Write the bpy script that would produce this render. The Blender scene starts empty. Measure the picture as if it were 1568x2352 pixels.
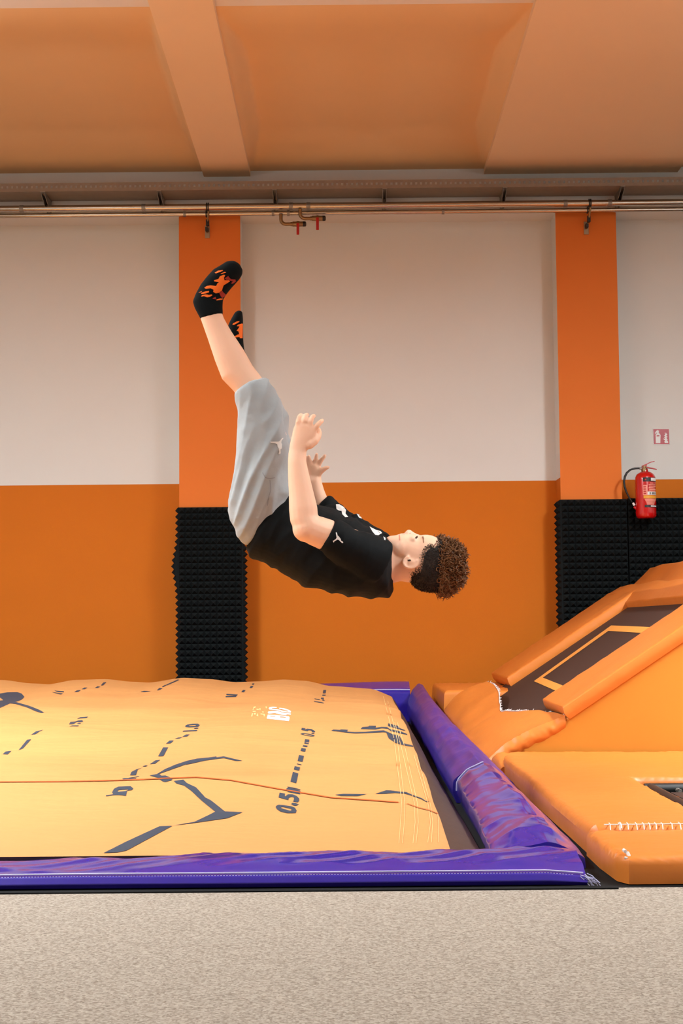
import bpy, bmesh, math, random
from mathutils import Vector, Matrix, noise
from mathutils.bvhtree import BVHTree
from mathutils.geometry import delaunay_2d_cdt

random.seed(7)
S = bpy.context.scene
C = S.collection
PI = math.pi

# ------------------------------------------------------------------ camera
F = 3600.0
W, H = 1568.0, 2352.0
CAM = Vector((0, 0, 0.55))
cam_d = bpy.data.cameras.new('camera')
cam = bpy.data.objects.new('camera', cam_d)
C.objects.link(cam)
cam_d.sensor_fit = 'VERTICAL'
cam_d.sensor_height = 36.0
cam_d.lens = 36.0 * F / H
cam_d.clip_start = 0.05
CAMROT = (Matrix.Rotation(math.atan(11 / F), 4, 'Z') @ Matrix.Rotation(PI / 2 + math.atan(264 / F), 4, 'X')
          @ Matrix.Rotation(-0.009, 4, 'Z'))
cam.matrix_world = Matrix.Translation(CAM) @ CAMROT
S.camera = cam

# ------------------------------------------------------------------ light
world = bpy.data.worlds.new('world')
S.world = world
world.use_nodes = True
world.node_tree.nodes['Background'].inputs[0].default_value = (1.0, 0.93, 0.86, 1)
world.node_tree.nodes['Background'].inputs[1].default_value = 0.25

def ceiling_lamp(x, y, sx, sy, power, up=0.0, tilt=0.0, col=(0.88, 0.99, 1.05)):
    """strip lamp: main light down, tilted at the wall; upward light added for the ceiling"""
    for k, (pw, rx) in enumerate(((power, tilt), (power * up, PI))):  # the second, upward light is added to brighten the ceiling
        if pw <= 0: continue
        l = bpy.data.lights.new('ceiling_lamp', 'AREA')
        l.shape = 'RECTANGLE'; l.size = sx; l.size_y = sy; l.energy = pw; l.color = col
        if k == 0: l.spread = math.radians(140)
        o = bpy.data.objects.new('ceiling_lamp', l); C.objects.link(o)
        o.location = (x, y, 3.0 + .02 * k); o.rotation_euler = (rx, 0, 0)
for lx in (-2.3, 2.7):
    for ly, pw, tilt in ((-1.2, 26, 0), (1.5, 28, 0), (3.5, 75, 10), (5.3, 128, 21)):
        ceiling_lamp(lx, ly, 0.30, 1.2, pw, 0.56, math.radians(tilt))

S.view_settings.view_transform = 'Standard'
S.view_settings.look = 'None'
S.view_settings.gamma = 1.0
S.view_settings.use_curve_mapping = False
S.view_settings.exposure = -0.1

# ------------------------------------------------------------------ helpers
def ray(px, py):
    v = Vector(((px - W / 2) / F, -(py - H / 2) / F, -1.0))
    return (CAMROT.to_3x3() @ v)
def P(px, py, Y):
    r = ray(px, py)
    return CAM + r * ((Y - CAM.y) / r.y)
def G(px, py, z):
    r = ray(px, py)
    return CAM + r * ((z - CAM.z) / r.z)

def lin(c):
    return tuple((x / 12.92 if x <= 0.04045 else ((x + 0.055) / 1.055) ** 2.4) for x in c)
def rgb(r, g, b):
    return lin((r / 255, g / 255, b / 255)) + (1.0,)

class MB:
    def __init__(s): s.v = []; s.f = []
    def add(s, vs, fs):
        o = len(s.v); s.v += [tuple(v) for v in vs]; s.f += [tuple(i + o for i in f) for f in fs]; return s
    def box(s, x0, x1, y0, y1, z0, z1):
        vs = [(x, y, z) for x in (x0, x1) for y in (y0, y1) for z in (z0, z1)]
        return s.add(vs, [(0, 1, 3, 2), (4, 6, 7, 5), (0, 4, 5, 1), (2, 3, 7, 6), (0, 2, 6, 4), (1, 5, 7, 3)])
    def quad(s, a, b, c, d): return s.add([a, b, c, d], [(0, 1, 2, 3)])
    def tube(s, pts, r, n=8, cap=True):
        pts = [Vector(p) for p in pts]; m = len(pts)
        rs = r if isinstance(r, (list, tuple)) else [r] * m
        vs = []; fs = []; up = None
        for i, p in enumerate(pts):
            t = (pts[min(i + 1, m - 1)] - pts[max(i - 1, 0)])
            if t.length < 1e-9: t = Vector((0, 0, 1))
            t.normalize()
            if up is None:
                up = Vector((0, 0, 1)) if abs(t.z) < 0.9 else Vector((1, 0, 0))
            up = up - t * up.dot(t)
            if up.length < 1e-6: up = t.orthogonal()
            up.normalize(); sd = t.cross(up)
            for k in range(n):
                a = 2 * PI * k / n
                vs.append(p + (up * math.cos(a) + sd * math.sin(a)) * rs[i])
        for i in range(m - 1):
            for k in range(n):
                k2 = (k + 1) % n
                fs.append((i * n + k, i * n + k2, (i + 1) * n + k2, (i + 1) * n + k))
        if cap:
            fs.append(tuple(range(n - 1, -1, -1))); fs.append(tuple((m - 1) * n + k for k in range(n)))
        return s.add(vs, fs)
    def lathe(s, prof, cx, cy, n=32):
        m = len(prof); vs = []; fs = []
        for r, z in prof:
            for k in range(n):
                a = 2 * PI * k / n; vs.append((cx + r * math.cos(a), cy + r * math.sin(a), z))
        for i in range(m - 1):
            for k in range(n):
                k2 = (k + 1) % n; fs.append((i * n + k, i * n + k2, (i + 1) * n + k2, (i + 1) * n + k))
        fs.append(tuple(range(n - 1, -1, -1))); fs.append(tuple((m - 1) * n + k for k in range(n)))
        return s.add(vs, fs)
    def prism(s, poly, off):                    # poly: 3D points, off: Vector
        n = len(poly); off = Vector(off)
        vs = [Vector(p) for p in poly] + [Vector(p) + off for p in poly]
        fs = [tuple(range(n - 1, -1, -1)), tuple(range(n, 2 * n))]
        for i in range(n):
            j = (i + 1) % n; fs.append((i, j, j + n, i + n))
        return s.add(vs, fs)
    def grid(s, nu, nv, fn, closed_u=False):
        vs = [fn(i / nu, j / nv) for j in range(nv + 1) for i in range(nu + 1)]
        fs = []
        for j in range(nv):
            for i in range(nu):
                a = j * (nu + 1) + i; fs.append((a, a + 1, a + nu + 2, a + nu + 1))
        return s.add(vs, fs)
    def ellipsoid(s, c, ax, ay, az, n=16, m=10):
        c = Vector(c); ax = Vector(ax); ay = Vector(ay); az = Vector(az); vs = []; fs = []
        for j in range(1, m):
            t = PI * j / m
            for k in range(n):
                a = 2 * PI * k / n
                vs.append(c + ax * math.sin(t) * math.cos(a) + ay * math.sin(t) * math.sin(a) + az * math.cos(t))
        for j in range(m - 2):
            for k in range(n):
                k2 = (k + 1) % n; fs.append((j * n + k, (j + 1) * n + k, (j + 1) * n + k2, j * n + k2))
        o = len(vs); vs += [c + az, c - az]
        for k in range(n):
            k2 = (k + 1) % n; fs.append((o, k, k2)); fs.append((o + 1, (m - 2) * n + k2, (m - 2) * n + k))
        return s.add(vs, fs)

def obj(name, mb, mat, parent=None, smooth=True, bevel=0, fix=True, angle=40):
    me = bpy.data.meshes.new(name)
    me.from_pydata([tuple(v) for v in mb.v], [], mb.f)
    if fix:
        bm = bmesh.new(); bm.from_mesh(me)
        bmesh.ops.recalc_face_normals(bm, faces=bm.faces)
        bm.to_mesh(me); bm.free()
    me.update()
    o = bpy.data.objects.new(name, me); C.objects.link(o)
    if mat is not None:
        for m in (mat if isinstance(mat, (list, tuple)) else [mat]): me.materials.append(m)
    if parent is not None: o.parent = parent
    if bevel:
        b = o.modifiers.new('bevel', 'BEVEL'); b.width = bevel; b.segments = 3; b.limit_method = 'ANGLE'
        b.angle_limit = math.radians(30)
        smooth = True
    if smooth:
        me.shade_smooth()
        try: me.set_sharp_from_angle(angle=math.radians(angle))
        except Exception: pass
    return o
def tag(o, label, cat, group=None):
    o['label'] = label; o['category'] = cat
    if group: o['group'] = group
    return o
def thing(name, label, cat, loc=(0, 0, 0), group=None):
    o = bpy.data.objects.new(name, None); C.objects.link(o); o.location = loc
    o.empty_display_size = 0.05
    THINGS.append(o)
    return tag(o, label, cat, group)
THINGS = []
def struct(o): o['kind'] = 'structure'; return o

# ------------------------------------------------------------------ materials
def mat(name, col, rough=0.6, metal=0.0, spec=0.5, coat=0.0, sss=0.0, nscale=0, namt=0.0, bump=0.0, bscale=40, bstretch=(1, 1, 1), sheen=0.0, bdist=0.01):
    m = bpy.data.materials.new(name); m.use_nodes = True
    nt = m.node_tree; b = nt.nodes['Principled BSDF']
    b.inputs['Base Color'].default_value = col
    b.inputs['Roughness'].default_value = rough
    b.inputs['Metallic'].default_value = metal
    b.inputs['Specular IOR Level'].default_value = spec
    b.inputs['Coat Weight'].default_value = coat
    b.inputs['Coat Roughness'].default_value = 0.12
    if sheen: b.inputs['Sheen Weight'].default_value = sheen
    if sss:
        b.inputs['Subsurface Weight'].default_value = sss
        b.inputs['Subsurface Radius'].default_value = (0.02, 0.008, 0.004)
        b.inputs['Subsurface Scale'].default_value = 0.5
    tc = nt.nodes.new('ShaderNodeTexCoord')
    if namt:
        n = nt.nodes.new('ShaderNodeTexNoise'); n.inputs['Scale'].default_value = nscale; n.inputs['Detail'].default_value = 5
        nt.links.new(tc.outputs['Object'], n.inputs['Vector'])
        mx = nt.nodes.new('ShaderNodeMix'); mx.data_type = 'RGBA'
        d = tuple(c * (1 - namt) for c in col[:3]) + (1,); l = tuple(min(1, c * (1 + namt)) for c in col[:3]) + (1,)
        mx.inputs[6].default_value = d; mx.inputs[7].default_value = l
        nt.links.new(n.outputs['Fac'], mx.inputs[0]); nt.links.new(mx.outputs[2], b.inputs['Base Color'])
    if bump:
        mp = nt.nodes.new('ShaderNodeMapping'); mp.inputs['Scale'].default_value = bstretch
        nt.links.new(tc.outputs['Object'], mp.inputs['Vector'])
        n2 = nt.nodes.new('ShaderNodeTexNoise'); n2.inputs['Scale'].default_value = bscale; n2.inputs['Detail'].default_value = 4
        nt.links.new(mp.outputs['Vector'], n2.inputs['Vector'])
        bp = nt.nodes.new('ShaderNodeBump'); bp.inputs['Strength'].default_value = bump; bp.inputs['Distance'].default_value = bdist
        nt.links.new(n2.outputs['Fac'], bp.inputs['Height']); nt.links.new(bp.outputs['Normal'], b.inputs['Normal'])
    return m

M = {}
M['wall_white'] = mat('wall_white', rgb(224, 221, 215), 0.85, spec=0.2, nscale=3, namt=0.02, bump=0.15, bscale=120, bdist=0.002)
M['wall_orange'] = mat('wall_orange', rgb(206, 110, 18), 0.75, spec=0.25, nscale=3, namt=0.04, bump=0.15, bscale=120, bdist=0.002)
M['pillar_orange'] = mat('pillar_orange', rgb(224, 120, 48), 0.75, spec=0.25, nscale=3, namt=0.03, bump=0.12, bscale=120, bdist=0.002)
M['ceil_peach'] = mat('ceil_peach', rgb(236, 194, 144), 0.8, spec=0.2, nscale=2, namt=0.03)
M['ceil_peach_beam'] = mat('ceil_peach_beam', rgb(240, 206, 166), 0.8, spec=0.2, nscale=2, namt=0.02)
M['ceil_white'] = mat('ceil_white', rgb(232, 222, 214), 0.85, spec=0.2)
M['matte_black'] = mat('matte_black', rgb(20, 20, 20), 0.9, spec=0.2)
M['foam'] = mat('foam', rgb(26, 30, 31), 0.95, spec=0.1)
M['yellow'] = mat('airbag_yellow', rgb(206, 144, 84), 0.62, spec=0.3, nscale=4, namt=0.03, bump=0.25, bscale=5, bstretch=(1, 2.5, 1), bdist=0.02)
M['print'] = mat('print_slate', rgb(52, 62, 76), 0.6, spec=0.3)
M['printwhite'] = mat('print_white', rgb(250, 240, 232), 0.6)
M['printfaded'] = mat('print_faded', rgb(252, 205, 140), 0.6)
M['seam'] = mat('seam_orange', rgb(196, 84, 10), 0.7)
M['thread'] = mat('thread_cream', rgb(250, 205, 140), 0.7)
M['whitethread'] = mat('thread_white', rgb(228, 216, 210), 0.8)
M['brown'] = mat('mesh_brown', rgb(70, 48, 38), 0.55, spec=0.4, bump=0.3, bscale=30, bstretch=(1, 0.3, 1))
M['purple'] = mat('vinyl_purple', rgb(46, 32, 148), 0.22, spec=0.5, coat=0.6, nscale=8, namt=0.06, bump=0.25, bscale=9, bdist=0.012)
M['purple_dull'] = mat('vinyl_purple_dull', rgb(44, 32, 140), 0.34, spec=0.5, coat=0.1, nscale=8, namt=0.08, bump=0.25, bscale=9, bdist=0.012)
M['piping'] = mat('piping', rgb(196, 192, 226), 0.4)
M['orange'] = mat('vinyl_orange', rgb(218, 124, 48), 0.42, spec=0.4, nscale=5, namt=0.03, bump=0.25, bscale=16, bdist=0.008)
M['orange_side'] = mat('vinyl_orange_side', rgb(214, 140, 50), 0.5, spec=0.3, nscale=5, namt=0.03)
M['bed'] = mat('trampoline_bed', rgb(66, 44, 36), 0.7, spec=0.3, bump=0.2, bscale=300)
M['bedline'] = mat('bed_line', rgb(240, 158, 66), 0.6)
M['steel'] = mat('galvanised', rgb(150, 146, 138), 0.45, metal=0.8, nscale=30, namt=0.1)
M['tray'] = mat('tray_steel', rgb(146, 134, 120), 0.55, metal=0.5, nscale=30, namt=0.12)
M['pipe'] = mat('pipe_steel', rgb(200, 192, 178), 0.24, metal=1.0)
M['brass'] = mat('valve_brass', rgb(150, 122, 86), 0.35, metal=0.9)
M['black'] = mat('black_plastic', rgb(24, 26, 26), 0.45)
M['red'] = mat('red_paint', rgb(196, 8, 8), 0.22, spec=0.6, coat=0.6)
M['redmat'] = mat('red_handle', rgb(178, 12, 14), 0.4)
M['signred'] = mat('sign_red', rgb(176, 40, 46), 0.35)
M['white'] = mat('white_print', rgb(236, 232, 228), 0.5)
M['palegrey'] = mat('pale_grey', rgb(222, 220, 216), 0.7)
M['creaseshade'] = mat('crease_shade', rgb(136, 138, 140), 0.9)
M['brow'] = mat('brow', rgb(150, 104, 76), 0.7)
M['labelpale'] = mat('label_pale', rgb(236, 150, 130), 0.5)
M['labelyellow'] = mat('label_yellow', rgb(232, 160, 40), 0.5)
M['skin'] = mat('skin', rgb(242, 194, 164), 0.55, spec=0.35, sss=0.15, nscale=14, namt=0.04)
M['shirt'] = mat('shirt_black', rgb(9, 13, 15), 0.85, spec=0.2, bump=0.15, bscale=200, bdist=0.002)
M['shorts'] = mat('shorts_grey', rgb(162, 167, 170), 0.9, spec=0.15, sheen=0.1, nscale=60, namt=0.05, bump=0.2, bscale=160, bdist=0.002)
M['cuff'] = mat('shorts_cuff', rgb(178, 182, 184), 0.9, spec=0.15)
M['sock'] = mat('sock_black', rgb(8, 12, 13), 0.9, spec=0.15)
M['flame'] = mat('flame_orange', rgb(240, 108, 16), 0.8)
M['flamered'] = mat('flame_red', rgb(150, 34, 14), 0.8)
M['hair'] = mat('hair_dark', rgb(44, 33, 27), 0.65, spec=0.3, nscale=90, namt=0.6, bump=0.5, bscale=200, bdist=0.004)
M['curl'] = mat('hair_brown', rgb(112, 72, 40), 0.55, spec=0.3, nscale=70, namt=0.8)
M['eye'] = mat('eye_dark', rgb(34, 22, 18), 0.3)
M['lip'] = mat('lip', rgb(214, 132, 112), 0.5, sss=0.1)
M['wallplug'] = mat('bracket_zinc', rgb(170, 150, 124), 0.5, metal=0.6)

# carpet
m = bpy.data.materials.new('carpet'); m.use_nodes = True; nt = m.node_tree; b = nt.nodes['Principled BSDF']
b.inputs['Roughness'].default_value = 0.95; b.inputs['Specular IOR Level'].default_value = 0.1
tc = nt.nodes.new('ShaderNodeTexCoord'); mp = nt.nodes.new('ShaderNodeMapping'); mp.inputs['Scale'].default_value = (1, 1.0, 1)
nt.links.new(tc.outputs['Object'], mp.inputs['Vector'])
n1 = nt.nodes.new('ShaderNodeTexNoise'); n1.inputs['Scale'].default_value = 140; n1.inputs['Detail'].default_value = 6; n1.inputs['Roughness'].default_value = 0.75
vo = nt.nodes.new('ShaderNodeTexVoronoi'); vo.inputs['Scale'].default_value = 240
nt.links.new(mp.outputs['Vector'], vo.inputs['Vector'])
n2 = nt.nodes.new('ShaderNodeTexNoise'); n2.inputs['Scale'].default_value = 9; n2.inputs['Detail'].default_value = 2
nt.links.new(mp.outputs['Vector'], n1.inputs['Vector']); nt.links.new(mp.outputs['Vector'], n2.inputs['Vector'])
cr = nt.nodes.new('ShaderNodeValToRGB')
cr.color_ramp.elements[0].position = 0.30; cr.color_ramp.elements[0].color = rgb(130, 117, 104)
cr.color_ramp.elements[1].position = 0.66; cr.color_ramp.elements[1].color = rgb(184, 171, 157)
e = cr.color_ramp.elements.new(0.47); e.color = rgb(160, 147, 133)
sx_ = nt.nodes.new('ShaderNodeSeparateColor'); nt.links.new(vo.outputs['Color'], sx_.inputs[0])
ma = nt.nodes.new('ShaderNodeMath'); ma.operation = 'MULTIPLY_ADD'; ma.inputs[1].default_value = .30; nt.links.new(sx_.outputs[0], ma.inputs[0])
mb_ = nt.nodes.new('ShaderNodeMath'); mb_.operation = 'MULTIPLY'; mb_.inputs[1].default_value = .70; nt.links.new(n1.outputs['Fac'], mb_.inputs[0]); nt.links.new(mb_.outputs[0], ma.inputs[2])
nt.links.new(ma.outputs[0], cr.inputs['Fac'])
mx = nt.nodes.new('ShaderNodeMix'); mx.data_type = 'RGBA'; mx.blend_type = 'MULTIPLY'; mx.inputs[0].default_value = 0.25
nt.links.new(cr.outputs['Color'], mx.inputs[6]); nt.links.new(n2.outputs['Color'], mx.inputs[7])
hs = nt.nodes.new('ShaderNodeHueSaturation'); hs.inputs['Saturation'].default_value = 0.9
nt.links.new(mx.outputs[2], hs.inputs['Color']); nt.links.new(cr.outputs['Color'], b.inputs['Base Color'])
bp = nt.nodes.new('ShaderNodeBump'); bp.inputs['Strength'].default_value = 0.5; bp.inputs['Distance'].default_value = 0.004
nt.links.new(n1.outputs['Fac'], bp.inputs['Height']); nt.links.new(bp.outputs['Normal'], b.inputs['Normal'])
M['carpet'] = m

# ------------------------------------------------------------------ the room
YW, YP = 9.8, 9.6                 # recessed wall plane, pillar / lintel plane
XL, XR, YB = -5.0, 5.0, -5.0
ZC = P(250, 396, YP).z
ZBEAM = P(520, 406, YP).z
ZPAINT = 1.455
struct(obj('floor', MB().box(XL, XR, YB, 3.335, -0.1, 0.0), M['carpet'], smooth=False))
struct(obj('floor_rear', MB().box(XL, XR, 3.335, YW, -0.1, -0.002), M['matte_black'], smooth=False))  # black slab standing in for the shade in the gaps between pads
def two_tone(name, lo, hi):
    """lo / hi: MB below and above the paint line"""
    mb = MB(); mb.add(lo.v, lo.f); nlo = len(mb.f); mb.add(hi.v, hi.f)
    o = obj(name, mb, [M['wall_orange'], M['wall_white']], smooth=False)
    for i, p in enumerate(o.data.polygons): p.material_index = 0 if i < nlo else 1
    return struct(o)
two_tone('wall_back', MB().box(XL, XR, YW, YW + .2, -.1, ZPAINT), MB().box(XL, XR, YW, YW + .2, ZPAINT, 3.6))
struct(obj('wall_left', MB().box(XL - .2, XL, YB, YW + .2, -.1, 3.6), M['wall_white'], smooth=False))
struct(obj('wall_right', MB().box(XR, XR + .2, YB, YW + .2, -.1, 3.6), M['wall_white'], smooth=False))
struct(obj('wall_front', MB().box(XL, XR, YB - .2, YB, -.1, 3.6), M['wall_white'], smooth=False))
ZLINT = P(790, 493, YP).z
struct(obj('wall_lintel', MB().box(XL, XR, YP, YW, ZLINT, 3.55), M['wall_white'], smooth=False))

PIL = []
for nm, a, c in (('wall_pillar_left', 411, 553), ('wall_pillar_right', 1281, 1421)):
    x0, x1 = P(a, 820, YP).x, P(c, 820, YP).x
    PIL.append((x0, x1))
    e = 0.0015
    mb = MB()
    mb.box(x0, x1, YP, YW, 0, ZPAINT); n0 = len(mb.f)
    mb.box(x0, x1, YP, YW, ZPAINT, ZLINT); n1_ = len(mb.f)
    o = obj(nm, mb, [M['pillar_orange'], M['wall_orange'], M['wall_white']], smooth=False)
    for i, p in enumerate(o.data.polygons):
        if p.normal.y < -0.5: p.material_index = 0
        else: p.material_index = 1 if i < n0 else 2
    struct(o)

# ceiling: flat white slab near, peach coffers and downstand beams at the back
XB = [(P(468, 407, YP).x, P(575, 407, YP).x), (P(1111, 403, YP).x, P(1555, 388, YP).x)]
YC0 = G(300, 16, ZC).y
struct(obj('ceiling', MB().box(XL, XR, YB, YC0, ZC, ZC + .2), M['ceil_white'], smooth=False))
struct(obj('ceiling_slab', MB().box(XL, XR, YC0, YW, ZC + .2, ZC + .3), M['ceil_white'], smooth=False))
for nm, (a, c) in zip(('ceiling_beam_left', 'ceiling_beam_right'), XB):
    struct(obj(nm, MB().box(a, c, 2.0, YP, ZBEAM, ZC + .15), M['ceil_peach_beam'], smooth=False))
def sm(t): t = max(0, min(1, t)); return t * t * (3 - 2 * t)
def coffer(nm, x0, x1):
    def fn(u, v):
        y = YC0 + (YP - YC0) * v
        # even spacing plus extra density near the sides
        x = x0 + (x1 - x0) * u
        fy = min(sm((y - YC0) / 0.95), sm((YP - y) / 0.5))
        fx = min(sm((x - x0) / 0.09), sm((x1 - x) / 0.09))
        return (x, y, ZC + 0.125 * min(fx, fy))
    struct(obj(nm, MB().grid(120, 50, fn), M['ceil_peach'], smooth=True, angle=80))
coffer('ceiling_coffer_left', -3.0, XB[0][0])
coffer('ceiling_coffer_middle', XB[0][1], XB[1][0])
coffer('ceiling_coffer_right', XB[1][1], 3.6)
struct(obj('ceiling_edge', MB().box(XL, -3.0, YC0, YW, ZC, ZC + .2).box(3.6, XR, YC0, YW, ZC, ZC + .2), M['ceil_peach_beam'], smooth=False))

# ------------------------------------------------------------------ cable tray
zt = P(790, 456, YP).z
yt0 = 9.37
t = thing('cable_tray', 'perforated steel cable tray running along the top of the back wall', 'cable tray', (0, YP, zt))
def local(o, par):                 # parent keeps world coordinates
    o.parent = par; o.matrix_parent_inverse = Matrix.Translation(par.location).inverted(); return o
def perforated(u0, u1, step, web, place):
    """strip with slots: place(u, v0, v1) -> adds a box"""
    pass
X0t, X1t = -4.95, 4.95
lip = MB()
zl0, zl1 = zt, zt + .05
lip.box(X0t, X1t, yt0, yt0 + .002, zl0, zl0 + .018); lip.box(X0t, X1t, yt0, yt0 + .002, zl1 - .016, zl1)
x = X0t
while x < X1t:
    lip.box(x, x + .017, yt0, yt0 + .002, zl0 + .018, zl1 - .016); x += .03
local(obj('front_lip', lip, M['tray'], smooth=False), t)
base = MB().box(X0t, X1t, yt0, YP - .012, zt - .002, zt)
local(obj('tray_base', base, M['tray'], smooth=False), t)
local(obj('back_lip', MB().box(X0t, X1t, YP - .012, YP - .01, zt, zl1), M['tray'], smooth=False), t)
for px in (-930, -670, -410, -150, 107, 370, 632, 882, 1155, 1422, 1690, 1950, 2210):
    X = P(px, 450, 9.5).x
    br = MB().prism([(X - .012, YP, zt - .004), (X - .012, yt0 + .02, zt - .004), (X - .012, yt0 + .02, zt - .02), (X - .012, YP, zt - .09)], (.003, 0, 0))
    br.prism([(X + .009, YP, zt - .004), (X + .009, yt0 + .02, zt - .004), (X + .009, yt0 + .02, zt - .02), (X + .009, YP, zt - .09)], (.003, 0, 0))
    br.box(X - .014, X + .014, yt0, YP, zt - .006, zt - .002)
    local(obj('bracket', br, M['steel'], smooth=False), t)

# ------------------------------------------------------------------ pipes
yp = 9.50
zp1, zp2 = P(790, 472.5, yp).z, P(790, 488.5, yp + .03).z
r1, r2 = .0205, .0145
pu = tag(obj('heating_pipe', MB().tube([(-4.98, yp, zp1), (4.98, yp, zp1)], r1, 20), M['pipe']), 'thicker upper steel pipe running along the top of the wall', 'pipe')
pl = tag(obj('heating_pipe', MB().tube([(-4.98, yp + .03, zp2), (4.98, yp + .03, zp2)], r2, 16), M['pipe']), 'thinner lower steel pipe directly below the thicker pipe on the wall', 'pipe')
def coupling(par, px, y, z, r, L=.012):
    X = P(px, 475, y).x
    o = obj('coupling', MB().tube([(X - L, y, z), (X + L, y, z)], r, 18), M['steel'], par)
for px in (50, 330, 668, 708, 1298, 1400): coupling(pu, px, yp, zp1, r1 + .003)
for px in (424, 627, 662, 1017): coupling(pl, px, yp + .03, zp2, r2 + .0025, .008)

def clamp(px, label):
    X = P(px, 500, yp).x
    t = thing('pipe_clamp', label, 'pipe clamp', (X, YP, zp1 - .15), 'pipe clamps on the pillars')
    def ring(y, z, r, dx):
        pts = [(X + dx, y + r * math.cos(a), z + r * math.sin(a)) for a in [2 * PI * k / 20 for k in range(21)]]
        local(obj('clamp_ring', MB().tube(pts, .0035, 6), M['black']), t)
    ring(yp, zp1, r1 + .004, .012); ring(yp + .03, zp2, r2 + .004, -.004)
    ring(yp, zp1, r1 + .004, .002)
    strut = MB().tube([(X + .012, yp, zp1 - r1), (X + .004, yp + .03, zp2 - .06), (X - .004, YP - .01, zp2 - .10)], .006, 8)
    local(obj('strut', strut, M['brass']), t)
    br2 = MB().box(X - .006, X + .014, yp + .02, yp + .045, zp2 - .075, zp2 - .035).box(X - .012, X + .006, yp + .05, YP - .01, zp2 - .1, zp2 - .075)
    local(obj('clip', br2, M['black'], bevel=.003), t)
    local(obj('wall_plate', MB().box(X - .018, X + .012, YP - .008, YP, zp2 - .135, zp2 - .055), M['wallplug'], bevel=.002), t)
clamp(474, 'pipe clamp bracket on the left orange pillar')
clamp(1352, 'pipe clamp bracket on the right orange pillar')

def valve(px, py_top, px_end, py_mid, px_handle, py_handle, y, label):
    zt_ = P(px, py_top, y).z; zm = P(px, py_mid, y).z; X = P(px, py_mid, y).x
    XE = P(px_end, py_mid, y).x; XH = P(px_handle, py_mid, y).x; zh = P(px, py_handle, y - .02).z
    t = thing('drain_valve', label, 'valve', (X, y, zm), 'drain valves under the wall pipes')
    rr = .011; pts = [(X, y, zt_), (X, y, zm + .03)]
    for k in range(1, 6):
        a = PI / 2 * k / 5; pts.append((X + .03 * (1 - math.cos(a)), y, zm + .03 - .03 * math.sin(a)))
    pts.append((XH - .03, y, zm))
    local(obj('elbow', MB().tube(pts, rr, 12), M['brass']), t)
    local(obj('body', MB().tube([(XH - .045, y, zm), (XH - .034, y, zm), (XH - .033, y, zm), (XH - .012, y, zm), (XH, y, zm), (XH + .015, y, zm), (XE - .02, y, zm)], [.013, .013, .016, .016, .02, .016, .016], 14), M['brass']), t)
    local(obj('end_cap', MB().tube([(XE - .02, y, zm), (XE - .004, y, zm), (XE, y, zm)], [.017, .016, .01], 14), M['black']), t)
    local(obj('handle', MB().box(XH - .0085, XH + .0085, y - .028, y - .02, zh, zm), M['redmat'], bevel=.003), t)
valve(689, 480, 748, 502, 729, 529, 9.485, 'brass valve with red lever hanging highest and rightmost below the pipe')
valve(645, 492, 703, 515, 684, 540, 9.505, 'brass valve with red lever, lower and left of its twin')

# ------------------------------------------------------------------ pyramid foam
def foam_panel(name, label, x0, x1, y, z0, z1, nx, nz, depth=.035, lean=0.0, side=None, peel=None):
    """side None: faces -Y.  base slab plus pyramids"""
    mb = MB(); th = .018
    if side is None:
        mb.box(x0, x1, y - th, y, z0, z1)
        dx = (x1 - x0) / nx; dz = (z1 - z0) / nz
        for i in range(nx):
            for j in range(nz):
                a, c = x0 + i * dx, z0 + j * dz
                w = .12
                mb.add([(a, y - th, c), (a + dx, y - th, c), (a + dx, y - th, c + dz), (a, y - th, c + dz), (a + dx / 2, y - th - depth, c + dz / 2)],
                       [(0, 1, 4), (1, 2, 4), (2, 3, 4), (3, 0, 4)])
    o = obj(name, mb, M['foam'], smooth=False, fix=False)
    return o
ZF1 = P(480, 1164, YP - .05).z
ZF2 = P(1350, 1146, YP - .05).z
def pillar_foam(label, x0, x1, ztop, sides, peelside=None):
    t = thing('foam_cladding', label, 'foam panel', ((x0 + x1) / 2, YP, 0), 'black pyramid foam on the back wall')
    nz = int(round(ztop / .0385)); dz = ztop / nz
    nx = int(round((x1 - x0) / .0385))
    o = foam_panel('front_panel', '', x0, x1, YP - .001, 0, ztop, nx, nz); local(o, t)
    for sgn in sides:
        xb = x0 if sgn < 0 else x1
        mb = MB(); th = .006
        for j in range(nz):
            c = j * dz
            def off(z):
                v = 0
                if sgn == peelside:
                    v = .026 * math.exp(-((z - (ztop - .36)) / .10) ** 2)
                return v
            o0, o1 = off(c), off(c + dz)
            for i in range(4):
                ya = YP - .02 + .045 * i; yb = ya + .045
                A = [(xb + sgn * (th + o0), ya, c), (xb + sgn * (th + o0), yb, c), (xb + sgn * (th + o1), yb, c + dz), (xb + sgn * (th + o1), ya, c + dz),
                     (xb + sgn * (th + .020 + (o0 + o1) / 2), (ya + yb) / 2, c + dz / 2)]
                mb.add(A, [(0, 1, 4), (1, 2, 4), (2, 3, 4), (3, 0, 4)])
            mb.box(min(xb, xb + sgn * (th + .5 * (o0 + o1))), max(xb, xb + sgn * (th + .5 * (o0 + o1))), YP - .019, YP + .16, c, c + dz)
        local(obj('side_panel', mb, M['foam'], smooth=False, fix=False), t)
    return t
pillar_foam('black pyramid foam wrapped around the lower left pillar behind the airbag', PIL[0][0], PIL[0][1] + .002, ZF1, (-1, 1), -1)
pillar_foam('black pyramid foam on the right pillar beside the fire extinguisher', PIL[1][0], P(1441, 1300, YP).x, ZF2, (-1,))
o = foam_panel('foam_cladding', '', P(1443.5, 1300, YP).x, P(1443.5, 1300, YP).x + 1.5, YP + .001, 0, P(1500, 1143, YP - .05).z, 39, 33)
tag(o, 'black pyramid foam panel on the wall behind the fire extinguisher', 'foam panel', 'black pyramid foam on the back wall')
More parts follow.
